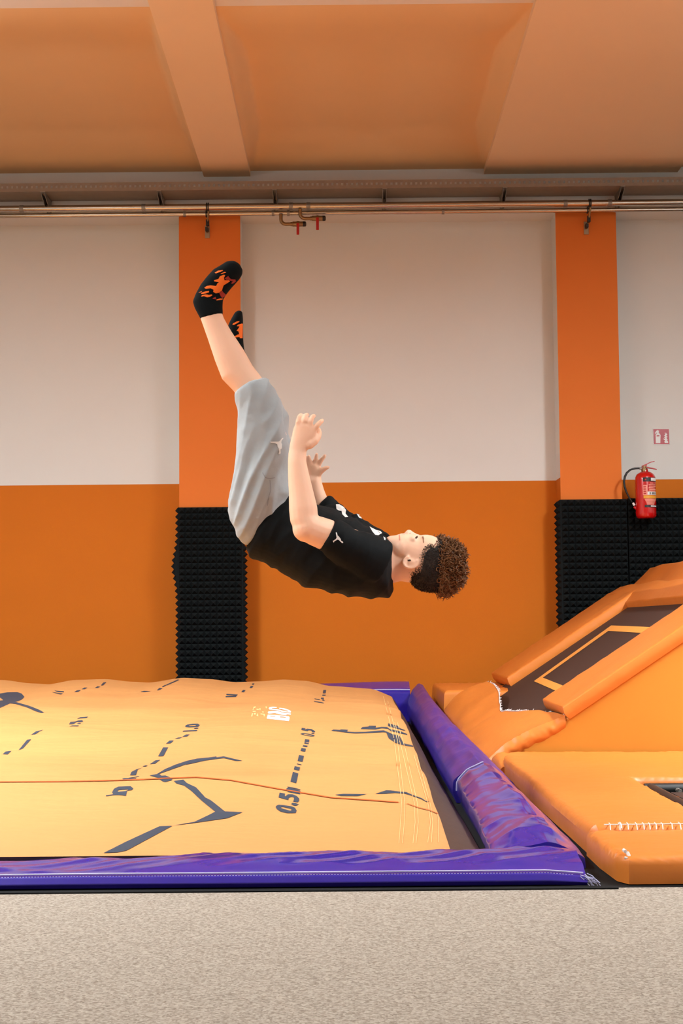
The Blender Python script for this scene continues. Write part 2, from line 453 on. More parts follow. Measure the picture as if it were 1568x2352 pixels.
struct(obj('wall_batten', MB().box(P(1443.5, 1300, YP).x, P(1443.5, 1300, YP).x + 1.5, YP + .002, YW, 0, P(1500, 1146, YP - .05).z), M['matte_black'], smooth=False))

# ------------------------------------------------------------------ fire extinguisher and sign
YE = 9.47
ze0, ze1 = P(1482, 1191, YE).z, P(1482, 1068, YE).z
s_ = (P(1505, 1130, YE).x - P(1458, 1130, YE).x) / 2
ex = P(1482, 1130, YE).x
t = thing('fire_extinguisher', 'red fire extinguisher hung on the wall right of the right pillar', 'fire extinguisher', (ex, YE, ze0))
def L(py): return P(1482, py, YE).z
prof = [(s_ * .72, L(1191)), (s_ * .9, L(1189)), (s_ * .98, L(1185)), (s_, L(1178)), (s_, L(1102)), (s_ * .97, L(1096)), (s_ * .85, L(1090)), (s_ * .6, L(1085.5)), (s_ * .3, L(1083)), (s_ * .27, L(1078))]
cyl = local(obj('cylinder', MB().lathe(prof, ex, YE, 48), M['red'], angle=60), t)
local(obj('neck', MB().lathe([(s_ * .3, L(1083)), (s_ * .3, L(1076)), (s_ * .22, L(1075)), (s_ * .22, L(1070))], ex - .004, YE, 20), M['brass']), t)
def E(px, py, d=0): return P(px, py, YE + d)
hd = MB().prism([E(1474, 1071, -.008), E(1484, 1072, -.008), E(1486, 1066, -.008), E(1497, 1061.5, -.008), E(1503, 1060, -.008), E(1503, 1058.8, -.008), E(1494, 1060.5, -.008), E(1482, 1066, -.008), E(1474, 1069.5, -.008)], (0, .018, 0))
local(obj('lever', hd, M['redmat'], smooth=False), t)
hd = MB().prism([E(1474, 1075, -.008), E(1486, 1075, -.008), E(1498, 1076.5, -.008), E(1508, 1078.5, -.008), E(1508, 1077.2, -.008), E(1499, 1074.5, -.008), E(1486, 1072, -.008), E(1474, 1071.5, -.008)], (0, .018, 0))
local(obj('carry_handle', hd, M['redmat'], smooth=False), t)
hp = [E(1475, 1076), E(1466, 1075.5), E(1457, 1076), E(1447, 1079), E(1439, 1086), E(1434.5, 1095), E(1432.5, 1106), E(1434, 1118), E(1438, 1130), E(1443, 1140), E(1449, 1150), E(1454, 1158)]
local(obj('hose', MB().tube(hp, [.0055, .0055, .006, .006, .0065, .0068, .0068, .0066, .006, .005, .0035, .003], 10), M['black']), t)
local(obj('hose_ferrule', MB().tube([E(1475, 1076), E(1468, 1075.6)], .0075, 10), M['steel']), t)
local(obj('nozzle_ferrule', MB().tube([E(1453, 1155), E(1456.5, 1161)], .007, 10), M['white']), t)
local(obj('nozzle', MB().tube([E(1455.5, 1164), E(1461, 1169)], .008, 10), M['redmat']), t)
local(obj('wall_bracket', MB().box(ex - .02, ex + .02, YE + s_ * .8, YP + .02, L(1150), L(1105)), M['redmat'], bevel=.003), t)
def band(name, pa, pb, py0, py1, m, eps=.0006):
    def ang(p): return math.asin(max(-.999, min(.999, (p - 1482) / 23.5)))
    a0, a1 = ang(pa), ang(pb)
    n = 14; r = s_ + eps
    mb = MB().grid(n, 1, lambda u, v: (ex + r * math.sin(a0 + (a1 - a0) * u), YE - r * math.cos(a0 + (a1 - a0) * u), L(py0) + (L(py1) - L(py0)) * v))
    o = obj(name, mb, m, fix=False); local(o, cyl); return o
band('label_band', 1472.5, 1504, 1098.5, 1108, M['black'])
band('label_lettering', 1490.5, 1503.6, 1099.5, 1106, M['white'], .0011)
band('label_mark', 1476.5, 1480, 1102, 1105, M['redmat'], .0011)
band('label_pictogram', 1472, 1482, 1116, 1139, M['labelpale'])
for k in range(4):
    band('label_pictogram', 1473.2, 1479, 1119 + k * 5, 1121.5 + k * 5, M['redmat'], .0011)
for k, (a, c) in enumerate([(1488, 1497), (1485, 1501), (1486, 1503), (1485, 1500), (1486, 1503), (1485, 1502)]):
    band('label_line', a, c, 1110.5 + k * 3.6, 1112.6 + k * 3.6, M['labelpale'])
band('label_panel', 1480, 1503.8, 1131, 1138.5, M['white'])
for a in (1487, 1492, 1495, 1499): band('label_letter', a, a + 2.2, 1132.5, 1137.5, M['black'], .0012)
band('label_stripe', 1473, 1504, 1139.5, 1146.5, M['labelyellow'])
for k in range(5): band('label_line', 1475.5 + k * 1.2, 1503 - k * 1.4, 1147.5 + k * 2.8, 1149.4 + k * 2.8, M['labelpale'])
band('label_band', 1475, 1504.6, 1161.5, 1167, M['black'])
band('label_lettering', 1489, 1503, 1162.6, 1165.2, M['white'], .0011)

t = thing('fire_sign', 'small red and white fire extinguisher sign on the wall', 'sign', P(1518, 1021, YW))
YS = YW - .0015
A_, B_, C_, D_ = P(1499, 985, YS), P(1536, 985, YS), P(1537.5, 1021, YS), P(1500.5, 1021, YS)
local(obj('plate', MB().prism([A_, B_, C_, D_], (0, .0014, 0)), M['signred'], smooth=False), t)
def Q(zx, zy): return (1420 + zx / 9.8, 970 + zy / 9.8)
def flat(name, pts, m, y):
    poly = [P(*Q(*p), y) for p in pts]
    local(obj(name, MB().prism(poly, (0, .0006, 0)), m, smooth=False), t)
flat('pictogram_bottle', [(838, 470), (940, 470), (945, 290), (930, 260), (905, 235), (910, 190), (880, 175), (850, 190), (820, 240), (825, 265), (850, 235), (862, 240), (835, 285)], M['white'], YS - .0007)
flat('pictogram_band', [(857, 320), (920, 318), (920, 288), (857, 290)], M['signred'], YS - .0014)
flat('pictogram_flame', [(1040, 465), (1115, 465), (1110, 420), (1085, 400), (1110, 385), (1075, 350), (1105, 330), (1070, 300), (1100, 280), (1062, 225), (1070, 265), (1040, 230), (1045, 290), (1020, 290), (1050, 330), (1020, 335), (1050, 375), (1000, 365), (1045, 410), (1030, 430)], M['white'], YS - .0007)
obj_border = MB()
for a, c in ((A_, B_), (B_, C_), (C_, D_), (D_, A_)):
    obj_border.tube([a + Vector((0, -.0005, 0)), c + Vector((0, -.0005, 0))], .0022, 6)
local(obj('border', obj_border, M['white']), t)

# ------------------------------------------------------------------ drape: flat print laid onto a surface
def bvh_of(o):
    dg = bpy.context.evaluated_depsgraph_get(); dg.update()
    ev = o.evaluated_get(dg); me = ev.to_mesh()
    mw = o.matrix_world
    b = BVHTree.FromPolygons([mw @ v.co for v in me.vertices], [tuple(p.vertices) for p in me.polygons])
    ev.to_mesh_clear(); return b
def inside(p, polys):
    c = False
    for poly in polys:
        n = len(poly); j = n - 1
        for i in range(n):
            xi, yi = poly[i]; xj, yj = poly[j]
            if ((yi > p[1]) != (yj > p[1])) and (p[0] < (xj - xi) * (p[1] - yi) / (yj - yi + 1e-12) + xi): c = not c
            j = i
    return c
def drape(mb, polys, bvh, step=4.0, off=.0012):
    vs = []; es = []
    for poly in polys:
        o = len(vs)
        pts = []
        for i in range(len(poly)):
            a, c = Vector(poly[i]), Vector(poly[(i + 1) % len(poly)])
            k = max(1, int((c - a).length / step))
            for q in range(k): pts.append(a.lerp(c, q / k))
        vs += pts; es += [(o + i, o + (i + 1) % len(pts)) for i in range(len(pts))]
    xs = [v.x for v in vs]; ys = [v.y for v in vs]
    x = min(xs) + step * .5
    while x < max(xs):
        y = min(ys) + step * .5
        while y < max(ys):
            if inside((x, y), polys): vs.append(Vector((x, y)))
            y += step
        x += step
    r = delaunay_2d_cdt(vs, es, [], 0, 1e-5)
    V2, F2 = r[0], r[2]
    V3 = []
    for v in V2:
        d = ray(v.x, v.y).normalized()
        loc, nor, idx, dist = bvh.ray_cast(CAM, d)
        if loc is None: V3.append(None)
        else:
            if nor.dot(d) > 0: nor = -nor
            V3.append(loc + nor * off)
    idx = {}; out = []; fs = []
    for f in F2:
        if any(V3[i] is None for i in f): continue
        cx = sum(V2[i].x for i in f) / 3; cy = sum(V2[i].y for i in f) / 3
        if not inside((cx, cy), polys): continue
        for i in f:
            if i not in idx: idx[i] = len(out); out.append(V3[i])
        fs.append(tuple(idx[i] for i in f))
    mb.add(out, fs)
def print_on(name, polys, bvh, m, parent, step=4.0, off=.0012, label=None):
    mb = MB(); drape(mb, polys, bvh, step, off)
    if not mb.f: return None
    o = obj(name, mb, m, smooth=True, fix=False); local(o, parent)
    if label: o['label'] = label
    return o
def ribbon(name, pts, wpx, bvh, m, parent, off=.0015, step=6):
    up = []; dn = []
    for i, p in enumerate(pts):
        a = Vector(pts[max(0, i - 1)]); c = Vector(pts[min(len(pts) - 1, i + 1)])
        d = (c - a).normalized(); n = Vector((-d.y, d.x)) * wpx / 2
        up.append(tuple(Vector(p) + n)); dn.append(tuple(Vector(p) - n))
    return print_on(name, [up + dn[::-1]], bvh, m, parent, step, off)
def zt_(sc, ox, oy): return lambda pts: [(ox + x / sc, oy + y / sc) for x, y in pts]

# ------------------------------------------------------------------ airbag
sil = [(-300, 1563), (-100, 1560), (0, 1562), (70, 1570), (110, 1572), (170, 1562), (240, 1560), (300, 1566), (340, 1568), (420, 1557), (480, 1560), (540, 1567), (600, 1565), (650, 1561), (700, 1564), (760, 1576), (850, 1582), (892, 1592), (960, 1600)]
YCR = 8.4
crest = [(P(a, c, YCR).x, P(a, c, YCR).z) for a, c in sil]
def interp(tab, x):
    if x <= tab[0][0]: return tab[0][1]
    for (a, c), (d, e) in zip(tab, tab[1:]):
        if x <= d:
            t = (x - a) / (d - a); t = t * t * (3 - 2 * t) * .6 + t * .4
            return c + (e - c) * t
    return tab[-1][1]
BX0, BX1, BY0, BY1 = -2.7, .238, 3.60, 9.02
def bag_z(X, Y):
    zc = interp(crest, X * 1.0)
    za = sum(c for _, c in crest) / len(crest)
    t = (Y - BY0) / (YCR - BY0)
    und = (zc - za) * sm((t - .55) / .45)
    if t <= 1: z = .036 + (za - .036) * (t ** .93) + und
    else:
        q = (Y - YCR) / (BY1 - YCR); z = (zc) * (1 - .75 * q * q)
    fade = min(1, max(0, t) * 4) * (1 - sm((t - .8) / .2))
    # soft folds of the slack cover
    z += fade * .022 * noise.noise(Vector((X * 1.1 + 3, Y * 1.9, 1.3)))
    z += fade * .013 * noise.noise(Vector((X * 2.3 - Y * .9, Y * 3.1, 7.7)))
    z -= fade * .012 * abs(noise.noise(Vector((X * 1.6 + Y * .8, Y * 2.6, 3.3))))
    # edge rolls over on the right
    e = BX1 - X
    z -= .022 * math.exp(-e / .035)
    return max(z, .02)
bag = thing('airbag', 'huge yellow landing airbag with dark printed distance marks', 'airbag', (-1.0, 6.3, 0))
def bag_edge(Y): return BX1 + .006 * noise.noise(Vector((0, Y * 1.5, 2)))
def bagfn(u, v):
    X = BX0 + (bag_edge(BY0 + (BY1 - BY0) * v) - BX0) * (1 - (1 - u) ** 1.5)
    Y = BY0 + (BY1 - BY0) * v ** 1.15
    return (X, Y, bag_z(X, Y))
cover = obj('cover', MB().grid(260, 240, bagfn), M['yellow'], angle=90); local(cover, bag)
sidemb = MB().grid(12, 120, lambda u, v: (lambda Y: (bag_edge(Y) - .004 + .085 * u ** .8, Y, (bag_z(bag_edge(Y), Y) - .004) * (1 - u ** 1.1) + .004))(BY0 + (BY1 - BY0) * v))
local(obj('side_skirt', sidemb, M['brown'], angle=90), bag)
local(obj('front_skirt', MB().grid(120, 3, lambda u, v: (BX0 + (BX1 - BX0) * u, BY0 - .002 + .004 * v, (bag_z(BX0 + (BX1 - BX0) * u, BY0)) * (1 - v) + .001)), M['brown'], angle=90), bag)
bpy.context.view_layer.update()
BV = bvh_of(cover)

z2 = zt_(9.8, 600, 1690)
near05 = [[(710, 815), (835, 858), (785, 1075), (655, 1038)], [(752, 688), (872, 718), (850, 790), (730, 765)], [(848, 437), (958, 460), (925, 595), (815, 572)],
          [(905, 280), (1003, 297), (985, 370), (880, 343)], [(945, 215), (1040, 235), (1028, 262), (925, 242)], [(985, 82), (1080, 95), (1065, 192), (965, 180)],
          [(800, 630), (905, 653), (900, 667), (797, 644)]]
for p in near05: print_on('printed_dash', [z2(p)], BV, M['print'], cover)
glyphs = [[[(320, 1610), (340, 1580), (390, 1560), (500, 1568), (680, 1595), (760, 1630), (795, 1690), (775, 1745), (590, 1750), (430, 1715), (350, 1660)],
           [(440, 1615), (500, 1612), (640, 1645), (680, 1665), (670, 1690), (640, 1692), (500, 1655), (450, 1635)]],
          [[(410, 1285), (535, 1310), (525, 1345), (540, 1372), (600, 1325), (700, 1325), (800, 1365), (850, 1420), (850, 1470), (820, 1505), (715, 1487), (735, 1440), (735, 1400), (690, 1380), (640, 1390), (612, 1420), (610, 1455), (390, 1395)]],
          [[(675, 1545), (690, 1520), (750, 1515), (850, 1555), (820, 1560), (790, 1582), (720, 1575)]],
          [[(575, 1150), (690, 1165), (880, 1212), (878, 1226), (690, 1185), (600, 1165)]], [[(555, 1205), (600, 1172), (690, 1190), (880, 1245), (870, 1325), (600, 1270)]]]
for g in glyphs: print_on('printed_character', [z2(p) for p in g], BV, M['print'], cover, 3)
z1 = zt_(7.84, 560, 1600)
for g in ([[(1040, 568), (1110, 575), (1095, 600), (1140, 580), (1220, 590), (1285, 630), (1275, 648), (1222, 645), (1222, 625), (1190, 612), (1160, 612), (1150, 628), (1032, 605)]],
          [[(1015, 675), (1060, 660), (1180, 675), (1270, 700), (1265, 718), (1200, 720), (1080, 700)], [(1060, 680), (1100, 675), (1220, 697), (1215, 708), (1120, 700)]],
          [[(1200, 660), (1240, 657), (1280, 670), (1240, 677)]],
          [[(1390, 20), (1440, 25), (1430, 60), (1460, 75), (1410, 75), (1418, 50), (1385, 48)]], [[(1270, 36), (1365, 52), (1365, 66), (1270, 46)]], [[(1260, 82), (1400, 103), (1445, 118), (1430, 126), (1260, 93)]]):
    print_on('printed_character', [z1(p) for p in g], BV, M['print'], cover, 2)
for p in ([(1100, 772), (1178, 780), (1163, 858), (1085, 848)], [(1070, 878), (1148, 888), (1138, 915), (1055, 900)]): print_on('printed_dash', [z1(p)], BV, M['print'], cover)
z26 = zt_(2.613, 500, 1540)
for p in ([(633, 118), (650, 118), (647, 138), (630, 138)], [(628, 146), (648, 146), (645, 153), (625, 153)]): print_on('printed_dash', [z26(p)], BV, M['print'], cover, 3)
z3 = zt_(6.03, 220, 1650)
for g in ([[(1235, 110), (1260, 90), (1340, 78), (1410, 76), (1440, 95), (1420, 118), (1300, 127), (1245, 122)], [(1285, 100), (1370, 93), (1390, 102), (1380, 110), (1300, 112)]],
          [[(1355, 142), (1390, 130), (1425, 135), (1410, 145), (1370, 148)]], [[(1200, 180), (1225, 172), (1410, 163), (1395, 178), (1205, 188)]],
          [[(365, 840), (400, 832), (560, 833), (555, 849), (380, 858)]], [[(450, 828), (600, 804), (595, 812), (470, 832)]],
          [[(140, 1070), (240, 1055), (225, 1030), (250, 980), (310, 950), (480, 943), (520, 975), (500, 998), (440, 1005), (430, 1015), (418, 1078), (320, 1065), (240, 1068), (140, 1083)], [(300, 1005), (330, 995), (440, 988), (450, 995), (410, 1012), (310, 1022)]]):
    print_on('printed_character', [z3(p) for p in g], BV, M['print'], cover, 3)
for p in ([(1250, 226), (1302, 225), (1262, 255), (1195, 258)], [(1090, 286), (1140, 269), (1200, 264), (1160, 281)], [(1020, 310), (1078, 308), (1040, 348), (970, 355)],
          [(932, 405), (1002, 406), (935, 527), (862, 530)], [(825, 585), (890, 578), (820, 632), (748, 638)], [(640, 670), (690, 655), (720, 656), (690, 670)],
          [(565, 708), (640, 689), (580, 712), (555, 790), (472, 793), (492, 745)]):
    print_on('printed_dash', [z3(p)], BV, M['print'], cover)
z8 = zt_(2.376, 0, 1540)
print_on('printed_line', [z3([(840, 778), (960, 705), (1100, 645), (1250, 595), (1400, 560), (1568, 545), (1670, 530), (1670, 550), (1568, 568), (1420, 590), (1250, 640), (1080, 700), (870, 775)])], BV, M['print'], cover)
print_on('printed_line', [z8([(1015, 507), (1120, 484), (1220, 470), (1322, 494), (1285, 495), (1220, 479), (1120, 493), (1015, 516)])], BV, M['print'], cover)
print_on('printed_line', [z3([(745, 795), (870, 770), (910, 798), (965, 795), (1060, 835), (1050, 862), (955, 888), (920, 875), (850, 825)])], BV, M['print'], cover)
print_on('printed_line', [z8([(948, 605), (1000, 597), (1018, 615), (1070, 640), (1120, 695), (1150, 710), (1228, 772), (1175, 773), (1100, 712), (1045, 660), (1005, 630), (962, 618)])], BV, M['print'], cover)
print_on('printed_line', [z8([(1175, 772), (1228, 771), (1324, 775), (1240, 808), (1060, 834), (940, 849), (1060, 828), (1140, 790)])], BV, M['print'], cover)
print_on('printed_line', [z8([(870, 852), (940, 850), (690, 985), (640, 995), (565, 998), (680, 940)])], BV, M['print'], cover)
z4 = zt_(6.03, 0, 1550)
for g in ([(955, 688), (975, 655), (1040, 650), (1080, 635), (1140, 631), (1152, 650), (1110, 660), (1060, 655), (1020, 684)], [(1058, 680), (1090, 668), (1125, 674), (1100, 684)],
          [(960, 720), (1000, 704), (1090, 703), (1085, 717), (1000, 715)], [(1065, 612), (1110, 590), (1220, 582), (1200, 599), (1110, 607)],
          [(750, 220), (885, 230), (885, 245), (800, 240)], [(715, 241), (870, 260), (840, 274)]):
    print_on('printed_character', [z4(g)], BV, M['print'], cover, 3)
for g in ([(430, 832), (500, 785), (605, 763), (550, 785), (490, 827)], [(255, 1047), (375, 903), (432, 895), (320, 1022)], [(35, 1102), (80, 1065), (158, 1056), (105, 1106)],
          [(1030, 240), (1060, 219), (1115, 213), (1085, 238)], [(1135, 200), (1165, 179), (1210, 179), (1180, 197)], [(1315, 182), (1350, 160), (1390, 167), (1350, 185)], [(1395, 150), (1430, 108), (1475, 103), (1430, 147)]):
    print_on('printed_dash', [z4(g)], BV, M['print'], cover, 3)
print_on('printed_emblem', [z4([(-200, 300), (0, 262), (100, 245), (240, 242), (300, 262), (338, 308), (300, 345), (250, 368), (210, 375), (330, 410), (430, 440), (550, 490), (612, 525), (570, 532), (480, 502), (370, 452), (220, 407), (140, 398), (0, 460), (-200, 520), (-200, 420), (0, 360), (45, 355), (10, 320), (-60, 320), (-200, 360)])], BV, M['print'], cover)
z5 = zt_(5.6, 740, 1640)
for g in ([(115, 218), (140, 203), (225, 208), (240, 200), (328, 205), (320, 230), (420, 235), (560, 232), (700, 218), (790, 213), (880, 250), (900, 262), (960, 272), (995, 290), (1040, 378), (1180, 412), (1185, 428), (1080, 412), (950, 380), (880, 335), (855, 318), (820, 240), (780, 237), (600, 247), (430, 253), (320, 243)],
          [(492, 195), (515, 170), (590, 165), (605, 153), (690, 155), (685, 180), (760, 168), (830, 170), (870, 198), (1000, 223), (1090, 260), (1090, 272), (1000, 252), (880, 222), (840, 192), (760, 186), (680, 202), (560, 197)],
          [(845, 122), (980, 158), (1000, 185), (1068, 212), (1050, 218), (960, 192), (845, 157)],
          [(165, 1042), (265, 1031), (570, 1034), (455, 1059), (240, 1058)],
          [(680, 1031), (820, 985), (880, 987), (1000, 1003), (1080, 1008), (1140, 1036), (1280, 1088), (1330, 1123), (1375, 1127), (1340, 1137), (1270, 1098), (1130, 1048), (1060, 1028), (930, 1019), (800, 1030)]):
    print_on('printed_line', [z5(g)], BV, M['print'], cover, 3)
for g in ([(765, 118), (785, 112), (822, 113), (790, 119)], [(855, 109), (870, 96), (887, 98), (868, 109)], [(883, 90), (900, 79), (908, 82), (890, 92)], [(905, 79), (970, 50), (977, 53), (912, 82)],
          [(1235, 129), (1297, 132), (1292, 139), (1235, 135)], [(1231, 141), (1290, 139), (1288, 145), (1231, 147)], [(1316, 119), (1325, 107), (1340, 109), (1330, 120)], [(1361, 97), (1368, 85), (1382, 86), (1375, 97)], [(1374, 78), (1376, 72), (1388, 71), (1384, 79)],
          [(405, 119), (425, 108), (440, 110), (422, 119)], [(445, 103), (460, 95), (476, 96), (462, 103)]):
    print_on('printed_dash', [z8(g)], BV, M['print'], cover, 2)
for g in ([[(410, 390), (430, 330), (600, 338), (810, 360), (822, 380), (815, 430), (805, 447), (600, 422), (415, 402)], [(470, 347), (570, 350), (560, 363), (475, 361)], [(650, 364), (755, 372), (750, 387), (650, 381)]],
          [[(428, 302), (440, 270), (600, 262), (720, 300), (848, 310), (842, 332), (770, 326), (760, 342), (700, 337), (560, 302), (450, 312)]],
          [[(445, 220), (460, 195), (520, 186), (590, 193), (590, 210), (510, 210), (500, 222), (640, 240), (700, 258), (800, 278), (790, 262), (700, 237), (630, 222), (640, 205), (720, 213), (820, 248), (850, 270), (838, 297), (700, 284), (600, 252), (460, 240)]]):
    print_on('printed_logo_letter', [z1(p) for p in g], BV, M['printwhite'], cover, 2)
for g in ([(128, 362), (145, 305), (165, 305), (152, 362)], [(158, 265), (212, 262), (212, 278), (158, 281)], [(175, 188), (212, 178), (212, 200), (178, 212), (170, 246), (156, 246)], [(278, 212), (302, 215), (297, 250), (280, 248)],
          [(388, 178), (415, 185), (410, 217), (393, 212)], [(325, 272), (358, 275), (345, 302)], [(225, 345), (248, 300), (260, 362)], [(300, 308), (378, 318), (372, 362), (358, 362), (355, 333), (300, 326)], [(225, 225), (270, 228), (268, 245), (228, 243)], [(180, 300), (215, 298), (210, 330), (185, 330)]):
    print_on('printed_logo_letter', [z1(g)], BV, M['printfaded'], cover, 2)
ribbon('seam', [(-900, 1800), (-400, 1802), (-80, 1798), (0, 1797), (150, 1796), (285, 1793), (400, 1788), (450, 1786), (530, 1793), (640, 1813), (760, 1833), (850, 1839), (915, 1844)], 2.2, BV, M['seam'], cover, .002)
ribbon('seam', [(935, 1847), (960, 1856), (985, 1862), (1012, 1873)], 1.4, BV, M['seam'], cover, .002)
for xs in ([(916, 1938), (920, 1880), (922, 1842), (905, 1700), (880, 1600)], [(924, 1938), (929, 1880), (929, 1843), (912, 1700), (890, 1610)], [(948, 1938), (953, 1890), (951, 1845), (922, 1720), (906, 1660)],
           [(955, 1938), (960, 1890), (958, 1846), (930, 1720), (912, 1660)], [(982, 1936), (988, 1890), (983, 1850), (950, 1735)], [(990, 1936), (993, 1890), (988, 1850), (958, 1740)], [(1006, 1935), (1006, 1890), (1003, 1862)]):
    ribbon('edge_stitching', xs, 1.0, BV, M['thread'], cover, .0015)

# ------------------------------------------------------------------ purple border pads
def nz(x, y, z, s=1): return noise.noise(Vector((x * s, y * s, z * s)))
# front pad
def frontfn(u, v):
    X = -2.7 + (3.2) * u
    prof = [(3.375, .0), (3.352, .004), (3.346, .014), (3.356, .027), (3.372, .031), (3.41, .036), (3.48, .040), (3.54, .041), (3.578, .036), (3.590, .018), (3.592, .0)]
    f = v * (len(prof) - 1); i = min(int(f), len(prof) - 2); q = f - i
    y = prof[i][0] + (prof[i + 1][0] - prof[i][0]) * q; z = prof[i][1] + (prof[i + 1][1] - prof[i][1]) * q
    top = sm((v - .4) / .15) * (1 - sm((v - .85) / .15))
    w = .014 * nz(X * 1.7, 0, 1.5) + .010 * (1 - 2.2 * abs(nz(X * 3.2 + y * 5, y * 3, 4))) * .7 + .006 * (1 - 2.5 * abs(nz(X * 7 - y * 11, y * 4, 8))) * .6 - .006
    z += top * w + top * .010 * sm((X + 1.0) / 1.4)
    y += .004 * nz(X * 3, 3, 0) * sm(v / .2)
    if X > .42: z *= 1 - .35 * ((X - .42) / .08) * (1 - v)
    return (X, y, max(z, 0))
fp = MB().grid(420, 60, frontfn)
front = obj('border_pad', fp, M['purple'], angle=80)
tag(front, 'glossy purple vinyl border pad along the front of the airbag', 'pad', 'purple border pads around the airbag')
sl = []
for k in range(161):
    p = frontfn(k / 160 * .995 + .003, .37)
    sl.append((p[0], p[1] - .002, p[2] + .003))
obj('piping', MB().tube(sl, .0018, 6), M['piping'], front)
for dz, nm in ((-.004, 'stitching'),):
    st = MB()
    for k in range(500):
        p = frontfn(.002 + k / 500 * .99, .33); q = frontfn(.002 + (k + .5) / 500 * .99, .33)
        st.tube([(p[0], p[1] - .0012, p[2]), (q[0], q[1] - .0012, q[2])], .0006, 4)
    s2 = obj('stitching', st, M['piping'], front); s2['kind'] = 'stuff'
tag(obj('gap_shade', MB().box(-2.7, .56, 3.315, 3.344, -.004, .003), M['matte_black'], smooth=False), 'black strip painted in for the shaded gap under the front purple pad', 'shade strip')  # dark gap below the pad, painted as a flat black strip
# frayed corner tassels at the right end
fr = MB()
for k in range(16):
    p = Vector((.497 + random.uniform(-.012, .012), 3.352, .022 + random.uniform(-.006, .006)))
    fr.tube([p, p + Vector((.01, -.004, -.004 + random.uniform(-.006, .004))), p + Vector((.02, -.006, -.012 + random.uniform(-.01, .008)))], .0009, 4)
obj('frayed_end', fr, M['piping'], front)

def side_pad(path, label, seedz, m, taper=None):
    """path: list of (Y, Xin, Xridge, Xout, zin, zridge, zout)"""
    def at(v):
        Y = path[0][0] + (path[-1][0] - path[0][0]) * v
        for a, c in zip(path, path[1:]):
            if Y <= c[0] + 1e-9:
                q = (Y - a[0]) / (c[0] - a[0]); return [a[i] + (c[i] - a[i]) * q for i in range(7)]
        return list(path[-1])
    def fn(u, v):
        Y, xi, xr, xo, zi, zr, zo = at(v)
        pts = [(xi + .01, 0), (xi, zi * .5), (xi + .004, zi), (xi * .55 + xr * .45, zi * .35 + zr * .65), (xr - .012, zr * .97), (xr, zr), (xr + .02, zr * .96), (xr * .45 + xo * .55, zr * .6 + zo * .4), (xo, zo), (xo, 0)]
        f = u * (len(pts) - 1); i = min(int(f), len(pts) - 2); q = f - i
        x = pts[i][0] + (pts[i + 1][0] - pts[i][0]) * q; z = pts[i][1] + (pts[i + 1][1] - pts[i][1]) * q
        mid = math.sin(PI * min(1, max(0, u)))
        Y_ = Y; Yk = 5.0 * math.log(Y)
        def rg(v): return 1 - 2.4 * abs(v)
        w = .012 * nz(x * 3, Yk * 1.6, seedz) + .020 * rg(nz(x * 4 + Yk * 2.1, Yk * 1.7 - x * 5, seedz + 3)) * .5 + .010 * rg(nz(x * 9 - Yk * 3.4, Yk * 3.6 + x * 4, seedz + 9)) * .5 + .003 * rg(nz(x * 16 + Yk * 8, Yk * 7, seedz + 15)) * .5
        cre = .010 * rg(nz(Yk * 1.1, .3, seedz + 5))
        return (x - (w + cre * .3) * .45 * mid, Y + w * .4, max(0, z + (w + cre * .5) * mid))
    mb = MB().grid(48, 230, fn)
    n0 = len(mb.v)
    # close both ends
    for v in (0.0, 1.0):
        ring = [fn(i / 48, v) for i in range(49)]
        mb.add(ring, [tuple(range(49))])
    o = obj('border_pad', mb, m, angle=70)
    return tag(o, label, 'pad', 'purple border pads around the airbag'), fn
sp2, fn2 = side_pad([(3.60, .325, .455, .535, .02, .045, .02), (3.72, .325, .455, .535, .03, .075, .03), (4.1, .33, .445, .535, .045, .092, .03), (4.9, .335, .425, .535, .06, .108, .03)], 'crumpled purple border pad beside the orange mats, nearest the front corner', 2.0, M['purple'])
sp1, fn1 = side_pad([(4.93, .325, .418, .52, .06, .112, .05), (6.0, .33, .41, .52, .07, .13, .06), (7.0, .335, .41, .515, .08, .14, .06), (9.15, .345, .42, .50, .1, .205, .08)], 'long crumpled purple border pad between the airbag and the ramp', 11.0, M['purple_dull'])
pp = [fn2(.12 + k * .04, .995) for k in range(12)]
obj('piping', MB().tube([Vector(p) + Vector((0, .004, .003)) for p in pp], .002, 6), M['piping'], sp2)
# far pad
def farfn(u, v):
    X = -2.7 + 3.06 * u
    prof = [(9.14, 0), (9.13, .1), (9.14, .165), (9.16, .18), (9.3, .215), (9.42, .205), (9.43, 0)]
    f = v * 6; i = min(int(f), 5); q = f - i
    y = prof[i][0] + (prof[i + 1][0] - prof[i][0]) * q; z = prof[i][1] + (prof[i + 1][1] - prof[i][1]) * q
    return (X, y, max(0, z + (.01 * nz(X * 2, y * 5, 3) + .006 * (u * 3 - 2)) * (1 if 0 < v < 1 else 0)))
mb = MB().grid(200, 42, farfn)
for u in (0, 1): mb.add([farfn(u, k / 42) for k in range(43)], [tuple(range(43))])
far = tag(obj('border_pad', mb, M['purple'], angle=60), 'purple border pad at the back wall behind the airbag', 'pad', 'purple border pads around the airbag')
obj('piping', MB().tube([Vector(farfn(k / 80, .47)) + Vector((0, -.004, 0)) for k in range(81)], .0035, 6), M['piping'], far)

